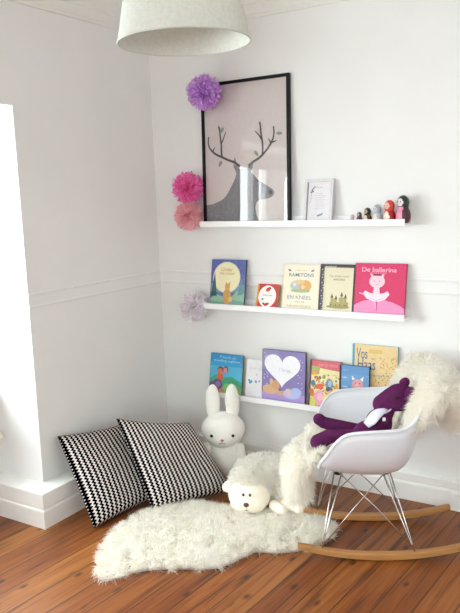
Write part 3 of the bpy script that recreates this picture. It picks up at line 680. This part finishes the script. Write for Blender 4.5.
bm = bmesh.new(); lathe_bm(bm, [(.018, .19), (.022, .20), (.022, .26), (.008, .275)], 24); bmobj('lamp_holder', bm, M_TRIM, o, smooth=True)
for k in range(3):
    bm = bmesh.new(); t = 2 * PI * k / 3; tube_bm(bm, [(.02 * math.cos(t), .02 * math.sin(t), .24), (R1 * math.cos(t), R1 * math.sin(t), HS)], .0015, 6); bmobj('shade_arm', bm, M_CHROME, o)
bm = bmesh.new(); tube_bm(bm, [(0, 0, .27), (0, 0, ZC - 2.036)], .003, 8); bmobj('cord', bm, M_TRIM, o)
bm = bmesh.new(); lathe_bm(bm, [(.0001, ZC - 2.086), (.02, ZC - 2.086), (.05, ZC - 2.056), (.05, ZC - 2.0365)], 24); bmobj('ceiling_rose', bm, M_TRIM, o, smooth=True)
# small raised white flower stitched on the shade
bm = bmesh.new(); az = math.radians(-114); zc_ = .158; rr_ = R0 + (R1 - R0) * zc_ / HS + .001
for k in range(5):
    t = 2 * PI * k / 5; pts = []
    for q in range(7):
        s_ = 2 * PI * q / 6; du = .014 * math.cos(t) + .009 * math.cos(s_); dz = .014 * math.sin(t) + .009 * math.sin(s_)
        pts.append(((rr_ - dz * (R0 - R1) / HS) * math.cos(az + du / rr_), (rr_ - dz * (R0 - R1) / HS) * math.sin(az + du / rr_), zc_ + dz))
    tube_bm(bm, pts, .0016, 6)
bmobj('stitched_flower', bm, plain('white_thread', 'f2f2ee', .8), o)

# ------------------------------------------------------------------ radiator with valve in the window niche
o = empty('radiator', (NX + .03, -1.30, .10), 'white panel radiator under the window with a round valve head', 'radiator')
bm = bmesh.new(); box(bm, 0, .06, -1.0, .06, .02, .42)
for k in range(25): box(bm, .06, .066, -.985 + k * .041, -.96 + k * .041, .04, .40)
bevel(bmobj('panel', bm, M_TRIM, o), .003)
for yy in (-.9, -.1):
    bm = bmesh.new(); tube_bm(bm, [(.02, yy, -.1), (.02, yy, .03)], .010, 12); bmobj('foot', bm, M_TRIM, o)
bm = bmesh.new(); tube_bm(bm, [(.035, .05, .30), (.035, .185, .30), (.05, .198, .30)], .010, 12); bmobj('pipe', bm, M_CHROME, o, smooth=True)
bm = bmesh.new(); tube_bm(bm, [(.045, .198, .30), (.085, .198, .301), (.092, .198, .302), (.160, .198, .305), (.178, .198, .306)], [.015, .015, .021, .021, .015], 20); bmobj('valve_head', bm, plain('ivory_plastic', 'e8e4d4', .4), o, smooth=True)

# ------------------------------------------------------------------ cushions
def cushion(BL, BR, TL, TR, bulge, label, seed):
    BL, BR, TL, TR = map(Vector, (BL, BR, TL, TR)); N = 40
    nrm = ((BR - BL).cross(TL - BL)).normalized(); ctr = (BL + BR + TL + TR) / 4
    o = empty('cushion', BL.lerp(BR, .5), label, 'cushion', 'black and white zigzag cushions against the left wall'); inv = Vector(o.location)
    bm = bmesh.new(); uvl = bm.loops.layers.uv.new('UVMap'); G = {}
    def P(u, v, s):
        p = BL.lerp(BR, u).lerp(TL.lerp(TR, u), v)
        e = lambda t: max(0.0, 1 - abs(2 * t - 1) ** 2.6)
        # edges bow inwards between the pointed corners
        bowu = .006 * math.sin(PI * v) * (1 if u < .5 else -1) * (abs(2 * u - 1) ** 2); bowv = .022 * math.sin(PI * u) * (1 if v < .5 else -1) * (abs(2 * v - 1) ** 2)
        p = p + (BR - BL) * bowu + (TL - BL) * bowv
        h = bulge * (e(u) * e(v)) ** .45 * (1 + .30 * (1 - v))
        wr = .010 * mnoise.noise(Vector((u * 3.2 + seed, v * 3.2, seed))) + .004 * mnoise.noise(Vector((u * 9 + seed, v * 9, 3))); q = e(u) * e(v)
        fold = -.016 * math.exp(-((u - v * .35 - .62) / .06) ** 2) * q if seed == 2 else -.014 * math.exp(-((u - .22 + v * .3) / .05) ** 2) * q
        return p + nrm * ((h + (wr + fold) * q) * (s if s > 0 else -.62)) - inv
    for s in (1, -1):
        for i in range(N + 1):
            for j in range(N + 1):
                u, v = i / N, j / N
                if s == -1 and (i in (0, N) or j in (0, N)): G[(i, j, s)] = G[(i, j, 1)]
                else: G[(i, j, s)] = bm.verts.new(P(u, v, s))
        for i in range(N):
            for j in range(N):
                idx = [(i, j), (i + 1, j), (i + 1, j + 1), (i, j + 1)]
                f = bm.faces.new([G[(a, b, s)] for a, b in (idx if s == 1 else idx[::-1])])
                for lp, (a, b) in zip(f.loops, idx if s == 1 else idx[::-1]): lp[uvl].uv = (a / N, b / N)
    bmobj('cushion_cover', bm, M_CUSH, o, smooth=True, recalc=False)
    bm = bmesh.new(); ed = [P(i / N, 0, 1) for i in range(N + 1)] + [P(1, j / N, 1) for j in range(1, N + 1)] + [P(1 - i / N, 1, 1) for i in range(1, N + 1)] + [P(0, 1 - j / N, 1) for j in range(1, N + 1)]
    tube_bm(bm, ed, .0016, 6, cap=False); bmobj('seam', bm, plain('dark_seam', '2a262b', .9), o, smooth=True)
    return o
cushion((.325, -1.03, .012), (.40, -.56, .012), (.022, -.93, .385), (.10, -.47, .33), .066, 'black and white zigzag cushion nearest the window, leaning on the left wall', 1)
cushion((.475, -.77, .020), (.700, -.385, .020), (.190, -.675, .425), (.450, -.395, .355), .070, 'black and white zigzag cushion beside the rabbit, overlapping the other cushion', 2)

# ------------------------------------------------------------------ sheepskin rug on the floor
RUG = [(0.626, -1.327), (0.520, -1.186), (0.44, -1.001), (0.436, -0.85), (0.50, -0.70), (0.601, -0.60), (0.767, -0.564), (0.894, -0.55), (1.101, -0.44), (1.231, -0.453), (1.319, -0.502), (1.345, -0.584), (1.322, -0.67), (1.263, -0.753), (1.186, -0.818), (1.105, -0.852), (1.069, -0.951), (1.019, -1.052), (0.90, -1.120), (0.798, -1.181), (0.731, -1.251), (0.685, -1.338)]
def catmull(P, k=5):
    out = []; n = len(P)
    for i in range(n):
        p0, p1, p2, p3 = [Vector(P[(i + j) % n]) for j in (-1, 0, 1, 2)]
        for q in range(k):
            t = q / k; out.append(.5 * ((2 * p1) + (-p0 + p2) * t + (2 * p0 - 5 * p1 + 4 * p2 - p3) * t * t + (-p0 + 3 * p1 - 3 * p2 + p3) * t ** 3))
    return out
rp = np.array([p[:] for p in catmull(RUG)])
def in_poly(X, Y, poly):
    c = np.zeros(X.shape, bool); x1, y1 = poly[:, 0], poly[:, 1]; x2, y2 = np.roll(x1, 1), np.roll(y1, 1)
    for a, b, d, e in zip(x1, y1, x2, y2):
        k = ((b > Y) != (e > Y)) & (X < (d - a) * (Y - b) / (e - b + 1e-12) + a); c ^= k
    return c
def edge_dist(X, Y, poly):
    D = np.full(X.shape, 9.0); gx = np.zeros(X.shape); gy = np.zeros(X.shape); q = np.roll(poly, -1, 0)
    for (a, b), (c, d) in zip(poly, q):
        ex, ey = c - a, d - b; t = np.clip(((X - a) * ex + (Y - b) * ey) / (ex * ex + ey * ey + 1e-12), 0, 1)
        dx, dy = a + t * ex - X, b + t * ey - Y; dd = np.hypot(dx, dy); k = dd < D; D = np.where(k, dd, D); gx = np.where(k, dx, gx); gy = np.where(k, dy, gy)
    return D, gx / (D + 1e-9), gy / (D + 1e-9)
n = 120000
X = RNG.uniform(rp[:, 0].min(), rp[:, 0].max(), n); Y = RNG.uniform(rp[:, 1].min(), rp[:, 1].max(), n)
k = in_poly(X, Y, rp); X, Y = X[k], Y[k]; D, gx, gy = edge_dist(X, Y, rp)
def rugh(X, Y, D):
    return .008 + .020 * (1 - np.exp(-D / .05)) + .006 * np.sin(X * 31 + 2 * np.sin(Y * 17)) * np.sin(Y * 27 + X * 9) * np.clip(D / .05, 0, 1)
H = rugh(X, Y, D)
e = np.exp(-D / .035)
P_ = np.stack([X, Y, H], 1); N_ = np.stack([gx * e * 1.3, gy * e * 1.3, np.ones_like(X)], 1)
fl = fur_blades(P_, N_, .043, .0014, jitter=.85, clump=.030, clump_pull=.75, droop=.30, curl=.10)
fl[0][:, 2] = np.maximum(fl[0][:, 2], .001)
bm = bmesh.new(); base = [bm.verts.new((p[0], p[1], .0005)) for p in rp]; c_ = np.array([.86, -.86])
rings = [base]
for s_, in ((.985,), (.94,), (.88,), (.78,), (.6,), (.4,), (.2,)):
    ring = []
    for p in rp:
        q = c_ + (p - c_) * s_; dd, _, _ = edge_dist(np.array([q[0]]), np.array([q[1]]), rp); ring.append(bm.verts.new((q[0], q[1], float(rugh(q[0], q[1], dd[0])) + .004)))
    rings.append(ring)
for A_, B_ in zip(rings, rings[1:]):
    for i in range(len(rp)): bm.faces.new((A_[i], A_[(i + 1) % len(rp)], B_[(i + 1) % len(rp)], B_[i]))
bm.faces.new(rings[-1]); bm.faces.new(base[::-1]); bmesh.ops.triangulate(bm, faces=[f for f in bm.faces if len(f.verts) > 4])
bmesh.ops.recalc_face_normals(bm, faces=bm.faces); tmp = bpy.data.meshes.new('t'); bm.to_mesh(tmp); bm.free(); tmp.calc_loop_triangles()
bv = np.array([v.co[:] for v in tmp.vertices]); bt = np.array([t.vertices[:] for t in tmp.loop_triangles])
V_, Q_, T_ = merge_np([(bv, None, bt), fl])
tag(link_mesh('sheepskin_rug', mesh_np('sheepskin_rug', V_, T_, Q_), M_FUR), 'cream sheepskin rug lying on the wooden floor in front of the cushions', 'rug')

# ------------------------------------------------------------------ plush rabbit (a plain toy rabbit)
o = empty('plush_rabbit', (.535, -.195, .0), 'white plush rabbit with upright ears sitting against the wall in the corner', 'toy', rz=math.radians(28))
M_PL = plain('white_plush', 'f3f1ea', .95, noise=.03, scale=120, bump=.3, spec=.1)
bm = bmesh.new(); ellipsoid(bm, (0, 0, .10), (.122, .09, .12)); ellipsoid(bm, (0, 0, .18), (.088, .068, .08)); blob('body', bm, M_PL, o)
bm = bmesh.new(); ellipsoid(bm, (0, -.012, .278), (.122, .088, .098)); ellipsoid(bm, (0, -.035, .252), (.098, .072, .072)); blob('head', bm, M_PL, o)
for s in (-1, 1):
    bm = bmesh.new(); ellipsoid(bm, (s * .054, .005, .425), (.041, .026, .105), rot=roty(s * -.02)); ellipsoid(bm, (s * .050, .0, .36), (.034, .026, .06)); e_ = blob('ear', bm, M_PL, o)
    bm = bmesh.new(); capsule(bm, (s * .085, -.02, .17), (s * .105, -.075, .075), .032, .027); blob('arm', bm, M_PL, o)
    bm = bmesh.new(); capsule(bm, (s * .06, -.05, .034), (s * .075, -.13, .036), .034, .030); blob('foot', bm, M_PL, o)
    bm = bmesh.new(); ellipsoid(bm, (s * .058, -.099, .268), (.0085, .006, .0085), u=12, v=8); bmobj('eye', bm, plain('black_bead', '101012', .2), o, smooth=True)
bm = bmesh.new(); ellipsoid(bm, (0, -.109, .246), (.0095, .006, .006), u=12, v=8); bmobj('nose', bm, plain('pink_thread', 'b87880', .7), o, smooth=True)
bm = bmesh.new()
for s in (-1, 1): tube_bm(bm, [(0, -.110, .240), (0, -.109, .233), (s * .008, -.107, .226), (s * .017, -.105, .228)], .0013, 6)
bmobj('mouth_stitch', bm, plain('brown_thread', '4a3a38', .8), o)

# ------------------------------------------------------------------ plush sheep on the rug
SH = Vector((.925, -.485, .03))
o = empty('plush_sheep', SH, 'fluffy cream plush sheep lying on the rug with its face towards the room', 'toy', rz=math.radians(20))
bm = bmesh.new(); ellipsoid(bm, (.03, .09, .105), (.185, .125, .115)); ellipsoid(bm, (.13, .06, .075), (.11, .10, .075)); ellipsoid(bm, (-.045, .0, .105), (.105, .10, .098))
tm = bmobj('tmp', bm, M_FUR2); m_ = tm.modifiers.new('r', 'REMESH'); m_.mode = 'VOXEL'; m_.voxel_size = .009
dg = bpy.context.evaluated_depsgraph_get(); dg.update(); ev = bpy.data.meshes.new_from_object(tm.evaluated_get(dg)); bpy.data.objects.remove(tm)
ev.calc_loop_triangles(); bv = np.array([v.co[:] for v in ev.vertices]); bt = np.array([t.vertices[:] for t in ev.loop_triangles])
for _ in range(1):
    disp = np.array([mnoise.noise(Vector(v) * 26) for v in bv]); nv = np.array([v.normal[:] for v in ev.vertices]); bv = bv + nv * (disp * .014)[:, None]
bv[:, 2] = np.maximum(bv[:, 2], .004)
p_, n_, _k = sample_tris(bv, bt, 45000)
keep = ~((p_[:, 1] < -.055) & (np.abs(p_[:, 0] + .045) < .085) & (p_[:, 2] < .140)); p_, n_ = p_[keep], n_[keep]
fl = fur_blades(p_, n_, .016, .0017, jitter=1.1, clump=.020, clump_pull=.9, droop=.1, curl=.35); fl[0][:, 2] = np.maximum(fl[0][:, 2], -.004)
V_, Q_, T_ = merge_np([(bv, None, bt), fl]); link_mesh('fleece_body', mesh_np('fleece_body', V_, T_, Q_), M_FUR2, o)
M_FACE = plain('cream_velour', 'faf2e2', .95, noise=.03, scale=90, bump=.2, spec=.1)
bm = bmesh.new(); ellipsoid(bm, (-.045, -.055, .074), (.104, .066, .084)); ellipsoid(bm, (-.045, -.09, .050), (.088, .046, .052)); blob('face', bm, M_FACE, o, .005, 8)
for s in (-1, 1):
    bm = bmesh.new(); ellipsoid(bm, (-.045 + s * .016, -.119, .104), (.0055, .0045, .0080), u=10, v=6); bmobj('eye', bm, plain('black_bead', '101012', .2), o, smooth=True)
bm = bmesh.new(); ellipsoid(bm, (-.045, -.137, .062), (.0135, .008, .011), u=14, v=8); bmobj('nose', bm, plain('brown_felt', '5a3a2c', .6), o, smooth=True)
bm = bmesh.new(); tube_bm(bm, [(-.045, -.138, .052), (-.045, -.135, .034)], .0012, 6); tube_bm(bm, [(-.055, -.132, .030), (-.045, -.135, .035), (-.035, -.132, .030)], .0012, 6); bmobj('mouth_stitch', bm, plain('brown_thread', '4a3a38', .8), o)
for s, a_e in ((-1, .3), (1, -.3)):
    bm = bmesh.new(); ellipsoid(bm, (-.045 + s * .104, -.02, .118 if s > 0 else .10), (.042, .024, .030), rot=roty(s * .5)); blob('ear', bm, M_FACE if s < 0 else M_FUR2, o, .005)
bm = bmesh.new(); capsule(bm, (.12, -.03, .03), (.20, -.07, .028), .034, .028); blob('leg', bm, M_FACE, o)
bm = bmesh.new(); capsule(bm, (.08, -.06, .03), (.12, -.10, .028), .030, .026); blob('leg', bm, M_FACE, o)

# ------------------------------------------------------------------ rocking armchair.  local frame: x forward, y to the chair's left (towards the room), z up
CH = Vector((1.4725, -.4998, 0)); FA = math.atan2(-.47, -.883)
chair = empty('rocking_chair', CH, 'white moulded plastic armchair on wire legs and curved wooden rockers', 'chair', rz=FA)
# stations: centre (x,z), rim (x, half width, z), fullness
ST = [((.222, .392), (.205, .205, .425), .80), ((.205, .402), (.206, .245, .455), .88), ((.165, .385), (.180, .285, .505), .95), ((.11, .368), (.150, .302, .555), .98), ((.05, .357), (.105, .308, .592), 1.0),
      ((-.01, .352), (.03, .310, .602), 1.0), ((-.06, .354), (-.06, .308, .606), 1.0), ((-.11, .366), (-.120, .300, .610), .98), ((-.150, .395), (-.158, .276, .624), .95), ((-.175, .445), (-.188, .240, .650), .92),
      ((-.195, .515), (-.216, .210, .680), .9), ((-.215, .595), (-.242, .185, .708), .86), ((-.237, .665), (-.262, .150, .730), .85), ((-.257, .720), (-.272, .105, .744), .85), ((-.268, .742), (-.275, .055, .750), .8)]
NU = 28
def shell_pt(st, u):
    (cx, cz), (rx, rw, rz), fu = st; t = abs(u)
    bx = (rz - cz) / .25
    p0 = Vector((cx, 0, cz)); p1 = Vector((cx * .8 + rx * .2, rw * .62, cz - .004)); p2 = Vector((cx * .35 + rx * .65, rw * fu * (1 + .02 * bx), cz + (rz - cz) * .22)); p3 = Vector((rx, rw, rz))
    p = p0 * (1 - t) ** 3 + p1 * (3 * t * (1 - t) ** 2) + p2 * (3 * t * t * (1 - t)) + p3 * t ** 3
    if u < 0: p.y = -p.y
    return p
# refine the stations by Catmull-Rom
def lerp_st(k, t):
    g = lambda i: [c for grp in (ST[max(0, min(len(ST) - 1, i))][0], ST[max(0, min(len(ST) - 1, i))][1]) for c in grp] + [ST[max(0, min(len(ST) - 1, i))][2]]
    a, b, c, d = [np.array(g(k + j)) for j in (-1, 0, 1, 2)]
    r = .5 * ((2 * b) + (-a + c) * t + (2 * a - 5 * b + 4 * c - d) * t * t + (-a + 3 * b - 3 * c + d) * t ** 3)
    return ((r[0], r[1]), (r[2], r[3], r[4]), r[5])
ROWS = []
for k in range(len(ST) - 1):
    for q in range(3): ROWS.append(lerp_st(k, q / 3))
ROWS.append(ST[-1])
bm = bmesh.new(); G = [[bm.verts.new(shell_pt(st, -1 + 2 * j / NU)) for j in range(NU + 1)] for st in ROWS]
for A_, B_ in zip(G, G[1:]):
    for j in range(NU): bm.faces.new((A_[j], B_[j], B_[j + 1], A_[j + 1]))
sh = bmobj('seat_shell', bm, M_SHELLP, chair, smooth=True)
m_ = sh.modifiers.new('solid', 'SOLIDIFY'); m_.thickness = .005; m_.offset = 0
# rolled rim
rim = [shell_pt(st, 1) for st in ROWS] + [shell_pt(ROWS[-1], 1 - 2 * j / NU) for j in range(1, NU)] + [shell_pt(st, -1) for st in ROWS[::-1]] + [shell_pt(ROWS[0], -1 + 2 * j / NU) for j in range(1, NU + 1)]
bm = bmesh.new(); tube_bm(bm, rim, .0055, 8, cap=False, flat=(1.0, 1.5)); bmobj('rim', bm, M_SHELLP, chair, smooth=True)
# rockers
def rock_z(x): return .0 + (x + .05) ** 2 / (2 * 1.25)
for s in (-1, 1):
    bm = bmesh.new(); xs = [.305 - .72 * i / 30 for i in range(31)]; rings = []
    for i, x in enumerate(xs):
        z0 = rock_z(x) + .0008; th = .030 * (1 - .25 * abs(i - 15) / 15); hw = .017
        ends = min(1, (min(i, 30 - i) + .8) / 2.0); th *= .55 + .45 * ends; zc = z0 + .013
        rings.append([bm.verts.new((x, s * (.172 if s < 0 else .190) + a * hw * (.6 + .4 * ends), z0 + .013 * (1 - (.55 + .45 * ends)) + b * th)) for a, b in ((-1, .15), (-.8, 0), (.8, 0), (1, .15), (1, .85), (.8, 1), (-.8, 1), (-1, .85))])
    for A_, B_ in zip(rings, rings[1:]):
        for k in range(8): bm.faces.new((A_[k], A_[(k + 1) % 8], B_[(k + 1) % 8], B_[k]))
    bm.faces.new(rings[0]); bm.faces.new(rings[-1][::-1])
    bmobj('rocker', bm, M_ROCK, chair, smooth=False)
FF, FB = .202, -.186; fz = lambda x: rock_z(x) + .030
TF, TB = .125, -.075
for s in (-1, 1):
    for (fx, tx, dx) in ((FF, TF, .016), (FB, TB, .016)):
        y0 = s * (.172 if s < 0 else .190); bm = bmesh.new()
        tube_bm(bm, [(fx, y0, fz(fx) - .004), (fx + (tx - fx) * .1, y0 - s * .004, fz(fx) + .03), (tx - dx, s * .125, .366)], .0032, 8)
        tube_bm(bm, [(fx, y0, fz(fx) - .004), (fx + (tx - fx) * .1 + .004, y0 - s * .004, fz(fx) + .03), (tx + dx, s * .115, .366)], .0032, 8)
        bmobj('leg', bm, M_CHROME, chair, smooth=True)
    for (fx, tx) in ((FF, TB), (FB, TF)):
        bm = bmesh.new(); off = .004 if fx > 0 else -.004
        tube_bm(bm, [(fx, s * (.170 if s < 0 else .188) + off, fz(fx) + .004), ((fx + tx) / 2, s * .145 + off, .21), (tx, s * .120, .362)], .0026, 8); bmobj('brace', bm, M_CHROME, chair, smooth=True)
for x in (.125, -.075):
    bm = bmesh.new(); tube_bm(bm, [(x, -.13, .366), (x, -.05, .345), (x, .05, .345), (x, .13, .366)], .0032, 8); bmobj('cross_rod', bm, M_CHROME, chair, smooth=True)
for x in (.125, -.075):
    for s in (-1, 1):
        bm = bmesh.new(); lathe_bm(bm, [(.0001, .346), (.016, .346), (.016, .360), (.0001, .360)], 16, center=(x, s * .10, 0)); bmobj('shock_mount', bm, M_BLACK, chair, smooth=False)

# ------------------------------------------------------------------ sheepskin thrown over the chair
skin_path = [(.292, .205, .045), (.296, .245, .075), (.300, .30, .10), (.300, .355, .125), (.286, .398, .145), (.240, .424, .16), (.16, .408, .175), (.07, .390, .19), (-.03, .388, .20), (-.10, .394, .205),
             (-.135, .425, .205), (-.158, .485, .21), (-.178, .555, .255), (-.203, .630, .28), (-.228, .700, .285), (-.262, .752, .28), (-.305, .768, .27), (-.345, .745, .26), (-.362, .69, .25), (-.365, .63, .22), (-.360, .58, .16)]
def interp_path(P, k=4):
    out = []
    for i in range(len(P) - 1):
        a, b, c, d = [np.array(P[max(0, min(len(P) - 1, i + j))]) for j in (-1, 0, 1, 2)]
        for q in range(k):
            t = q / k; out.append(.5 * ((2 * b) + (-a + c) * t + (2 * a - 5 * b + 4 * c - d) * t * t + (-a + 3 * b - 3 * c + d) * t ** 3))
    out.append(np.array(P[-1])); return np.array(out)
SP = interp_path(skin_path); NS, NW = len(SP), 14
tang = np.gradient(SP[:, :2], axis=0); tang /= np.linalg.norm(tang, axis=1, keepdims=True)
outn = np.stack([tang[:, 1], -tang[:, 0]], 1) * -1   # towards the sitter
GV = np.zeros((2, NS, NW + 1, 3)); 
for i in range(NS):
    for j in range(NW + 1):
        q = j / NW * 2 - 1; lat = q * SP[i, 2] * (1 + .06 * math.sin(i * .5 + (3 if q > 0 else 0)))
        # the skin follows the tub: its sides climb a little inside the shell
        inside = 1 if 20 < i < 62 else 0
        lift = ((.050 if i < 46 else .035) * abs(q) ** 3 if inside else -.012 * q * q)
        if 50 <= i < 64: lift -= .05 * max(0, abs(q) - .75) / .25
        yoff = .0 if i > 24 else -.02 * (24 - i) / 24
        nx, nz = (-outn[i][0], -outn[i][1])
        base = np.array([SP[i, 0] + nx * lift, lat + yoff, SP[i, 1] + nz * lift])
        nv = np.array([nx, 0, nz]); edge = 1 - abs(q) ** 4
        th = .020 if i >= 22 else (.014 if i > 14 else .032)
        GV[0, i, j] = base + nv * th * edge; GV[1, i, j] = base - nv * (.006 if i >= 22 and i < 64 else .028) * edge
def gi(s, i, j): return s * NS * (NW + 1) + i * (NW + 1) + j
Vb = GV.reshape(-1, 3); Qb = []
for i in range(NS - 1):
    for j in range(NW):
        Qb.append((gi(0, i, j), gi(0, i + 1, j), gi(0, i + 1, j + 1), gi(0, i, j + 1))); Qb.append((gi(1, i, j), gi(1, i, j + 1), gi(1, i + 1, j + 1), gi(1, i + 1, j)))
for i in range(NS - 1):
    Qb.append((gi(0, i, 0), gi(1, i, 0), gi(1, i + 1, 0), gi(0, i + 1, 0))); Qb.append((gi(0, i, NW), gi(0, i + 1, NW), gi(1, i + 1, NW), gi(1, i, NW)))
for j in range(NW):
    Qb.append((gi(0, 0, j), gi(0, 0, j + 1), gi(1, 0, j + 1), gi(1, 0, j))); Qb.append((gi(0, NS - 1, j), gi(1, NS - 1, j), gi(1, NS - 1, j + 1), gi(0, NS - 1, j + 1)))
bm = bmesh.new(); vs = [bm.verts.new(v) for v in Vb]
for q in Qb:
    try: bm.faces.new([vs[i] for i in q])
    except ValueError: pass
bmesh.ops.recalc_face_normals(bm, faces=bm.faces); bmesh.ops.triangulate(bm, faces=bm.faces); tmp = bpy.data.meshes.new('t'); bm.to_mesh(tmp); bm.free(); tmp.calc_loop_triangles()
bv = np.array([v.co[:] for v in tmp.vertices]); bt = np.array([t.vertices[:] for t in tmp.loop_triangles])
p_, n_, k_ = sample_tris(bv, bt, 165000)
# no wool grows on the leather side that lies in the shell
under = (np.abs(p_[:, 0]) < .215) & (n_[:, 2] < -.2); inback = (p_[:, 0] < -.10) & (p_[:, 2] < .70) & (n_[:, 0] < -.3) & (p_[:, 0] > -.25) & (np.abs(p_[:, 1]) < .20)
keep = ~(under | inback); p_, n_ = p_[keep], n_[keep]
near_toy = (p_[:, 0] > -.17) & (p_[:, 0] < .26) & (np.abs(p_[:, 1] - .03) < .12) & (p_[:, 2] > .36) & (p_[:, 2] < .62)
near_head = (p_[:, 0] > -.27) & (p_[:, 0] < -.12) & (np.abs(p_[:, 1] - .07) < .11) & (p_[:, 2] > .56) & (p_[:, 2] < .775)
fl = fur_blades(p_, n_, np.where(near_toy, .012, np.where(near_head, .020, .046)), .0016, jitter=.95, clump=.030, clump_pull=.7, droop=.38, curl=.10)
# strands may not pass through the shell underside or the floor
V_, Q_, T_ = merge_np([(bv, None, bt), fl]); V_[:, 2] = np.maximum(V_[:, 2], .035)
sk = link_mesh('sheepskin_throw', mesh_np('sheepskin_throw', V_, T_, Q_), M_FUR); sk.location = CH; sk.rotation_euler = (0, 0, FA)
tag(sk, 'long haired white sheepskin draped over the rocking chair from backrest to front', 'sheepskin')

# ------------------------------------------------------------------ purple plush animal in the chair
M_PUR = plain('purple_knit', '58224e', .95, noise=.16, scale=160, bump=.5, spec=.1)
o = empty('plush_bear', CH + Vector((0, 0, 0)), 'purple knitted plush bear with a white bib reclining in the rocking chair', 'toy', rz=FA)
o.location = CH + Vector((-.883 * 0, 0, .44)); DZ = -.44
bm = bmesh.new(); ellipsoid(bm, (-.015, .06, .500 + DZ), (.078, .070, .068)); ellipsoid(bm, (-.055, .055, .555 + DZ), (.058, .056, .062)); capsule(bm, (-.06, .05, .57 + DZ), (-.10, .05, .64 + DZ), .048, .036); blob('body', bm, M_PUR, o, .005)
bm = bmesh.new(); ellipsoid(bm, (-.142, .054, .668 + DZ), (.066, .060, .060), rot=roty(.2)); capsule(bm, (-.115, .054, .660 + DZ), (-.070, .057, .640 + DZ), .053, .042); blob('head', bm, M_PUR, o, .005)
for y_, c_ in ((.120, (-.176, .708)), (.050, (-.164, .730))):
    bm = bmesh.new(); ellipsoid(bm, (c_[0], y_, c_[1] + DZ), (.022, .018, .027), rot=roty(-.7)); blob('ear', bm, M_PUR, o, .004)
bm = bmesh.new(); capsule(bm, (.04, .075, .500 + DZ), (.155, .055, .500 + DZ), .036, .029); capsule(bm, (.155, .055, .500 + DZ), (.205, .056, .472 + DZ), .031, .036, 6); blob('leg', bm, M_PUR, o, .005)
bm = bmesh.new(); capsule(bm, (.04, -.01, .500 + DZ), (.175, -.030, .532 + DZ), .034, .027); capsule(bm, (.175, -.030, .532 + DZ), (.196, -.030, .548 + DZ), .026, .027, 3); blob('leg', bm, M_PUR, o, .005)
for s in (-1, 1):
    bm = bmesh.new(); capsule(bm, (-.065, .05 + s * .05, .575 + DZ), (-.005, .05 + s * .075, .515 + DZ), .022, .020); blob('arm', bm, M_PUR, o, .005)
    bm = bmesh.new(); ellipsoid(bm, (-.120, .054 + s * .059, .682 + DZ), (.0085, .006, .0085), u=10, v=6); bmobj('eye', bm, plain('black_bead', '101012', .15), o, smooth=True)
M_BIB = plain('pale_cotton', 'd9d6e6', .9, noise=.03)
bm = bmesh.new(); pts = []
for k in range(25):
    t = 2 * PI * k / 24; pts.append((-.092 + .043 * math.cos(t) * .8, .05 + .043 * math.sin(t), .622 + DZ - .024 * math.cos(t)))
tube_bm(bm, pts, .0085, 8, cap=False, flat=(1, .5)); bmobj('neck_band', bm, M_BIB, o, smooth=True)
bm = bmesh.new(); rows = []
for i in range(9):
    v = i / 8; wd = .014 + .058 * min(1, v * 1.3) * (1 - .75 * max(0, v - .7) / .3); r_ = []
    for j in range(9):
        u = j / 8 * 2 - 1; r_.append(bm.verts.new((-.072 + .085 * v - .03 * u * u * .6, .088 + u * wd, .640 + DZ - .070 * v + .014 * math.sin(v * PI) - .014 * u * u)))
    rows.append(r_)
for A_, B_ in zip(rows, rows[1:]):
    for j in range(8): bm.faces.new((A_[j], A_[j + 1], B_[j + 1], B_[j]))
b_ = bmobj('bib', bm, M_BIB, o, smooth=True); m_ = b_.modifiers.new('s', 'SOLIDIFY'); m_.thickness = .002
boxobj('care_label', (-.075, -.062, .116, .118, .585 + DZ, .600 + DZ), plain('white_label', 'f0eef2', .8), o)

# ------------------------------------------------------------------ pieces of pieces: faces belong to heads, pupils to eyes
def adopt(root, parent_name, names):
    kids = list(root.children); base = lambda q: q.name.split('.')[0]
    p = [k for k in kids if base(k) == parent_name][0]
    for k in kids:
        if base(k) in names: k.parent = p
for o in list(bpy.data.objects):
    if o.parent is None:
        b_ = o.name.split('.')[0]
        if b_ == 'plush_rabbit': adopt(o, 'head', ('ear', 'eye', 'nose', 'mouth_stitch'))
        elif b_ == 'plush_bear': adopt(o, 'head', ('ear', 'eye')); adopt(o, 'neck_band', ('bib',)); adopt(o, 'body', ('care_label',))
        elif b_ == 'plush_sheep': adopt(o, 'face', ('eye', 'nose', 'mouth_stitch'))
        elif b_ == 'pendant_lamp': adopt(o, 'lamp_shade', ('bottom_rim', 'top_rim', 'shade_arm', 'stitched_flower')); adopt(o, 'lamp_holder', ('light_bulb',))
        elif b_ == 'radiator': adopt(o, 'pipe', ('valve_head',))
        elif b_ == 'nesting_doll':
            ey = [k for k in o.children if k.name.split('.')[0] == 'eye']; pu = [k for k in o.children if k.name.split('.')[0] == 'pupil']
            for e_, p_ in zip(ey, pu): p_.parent = e_
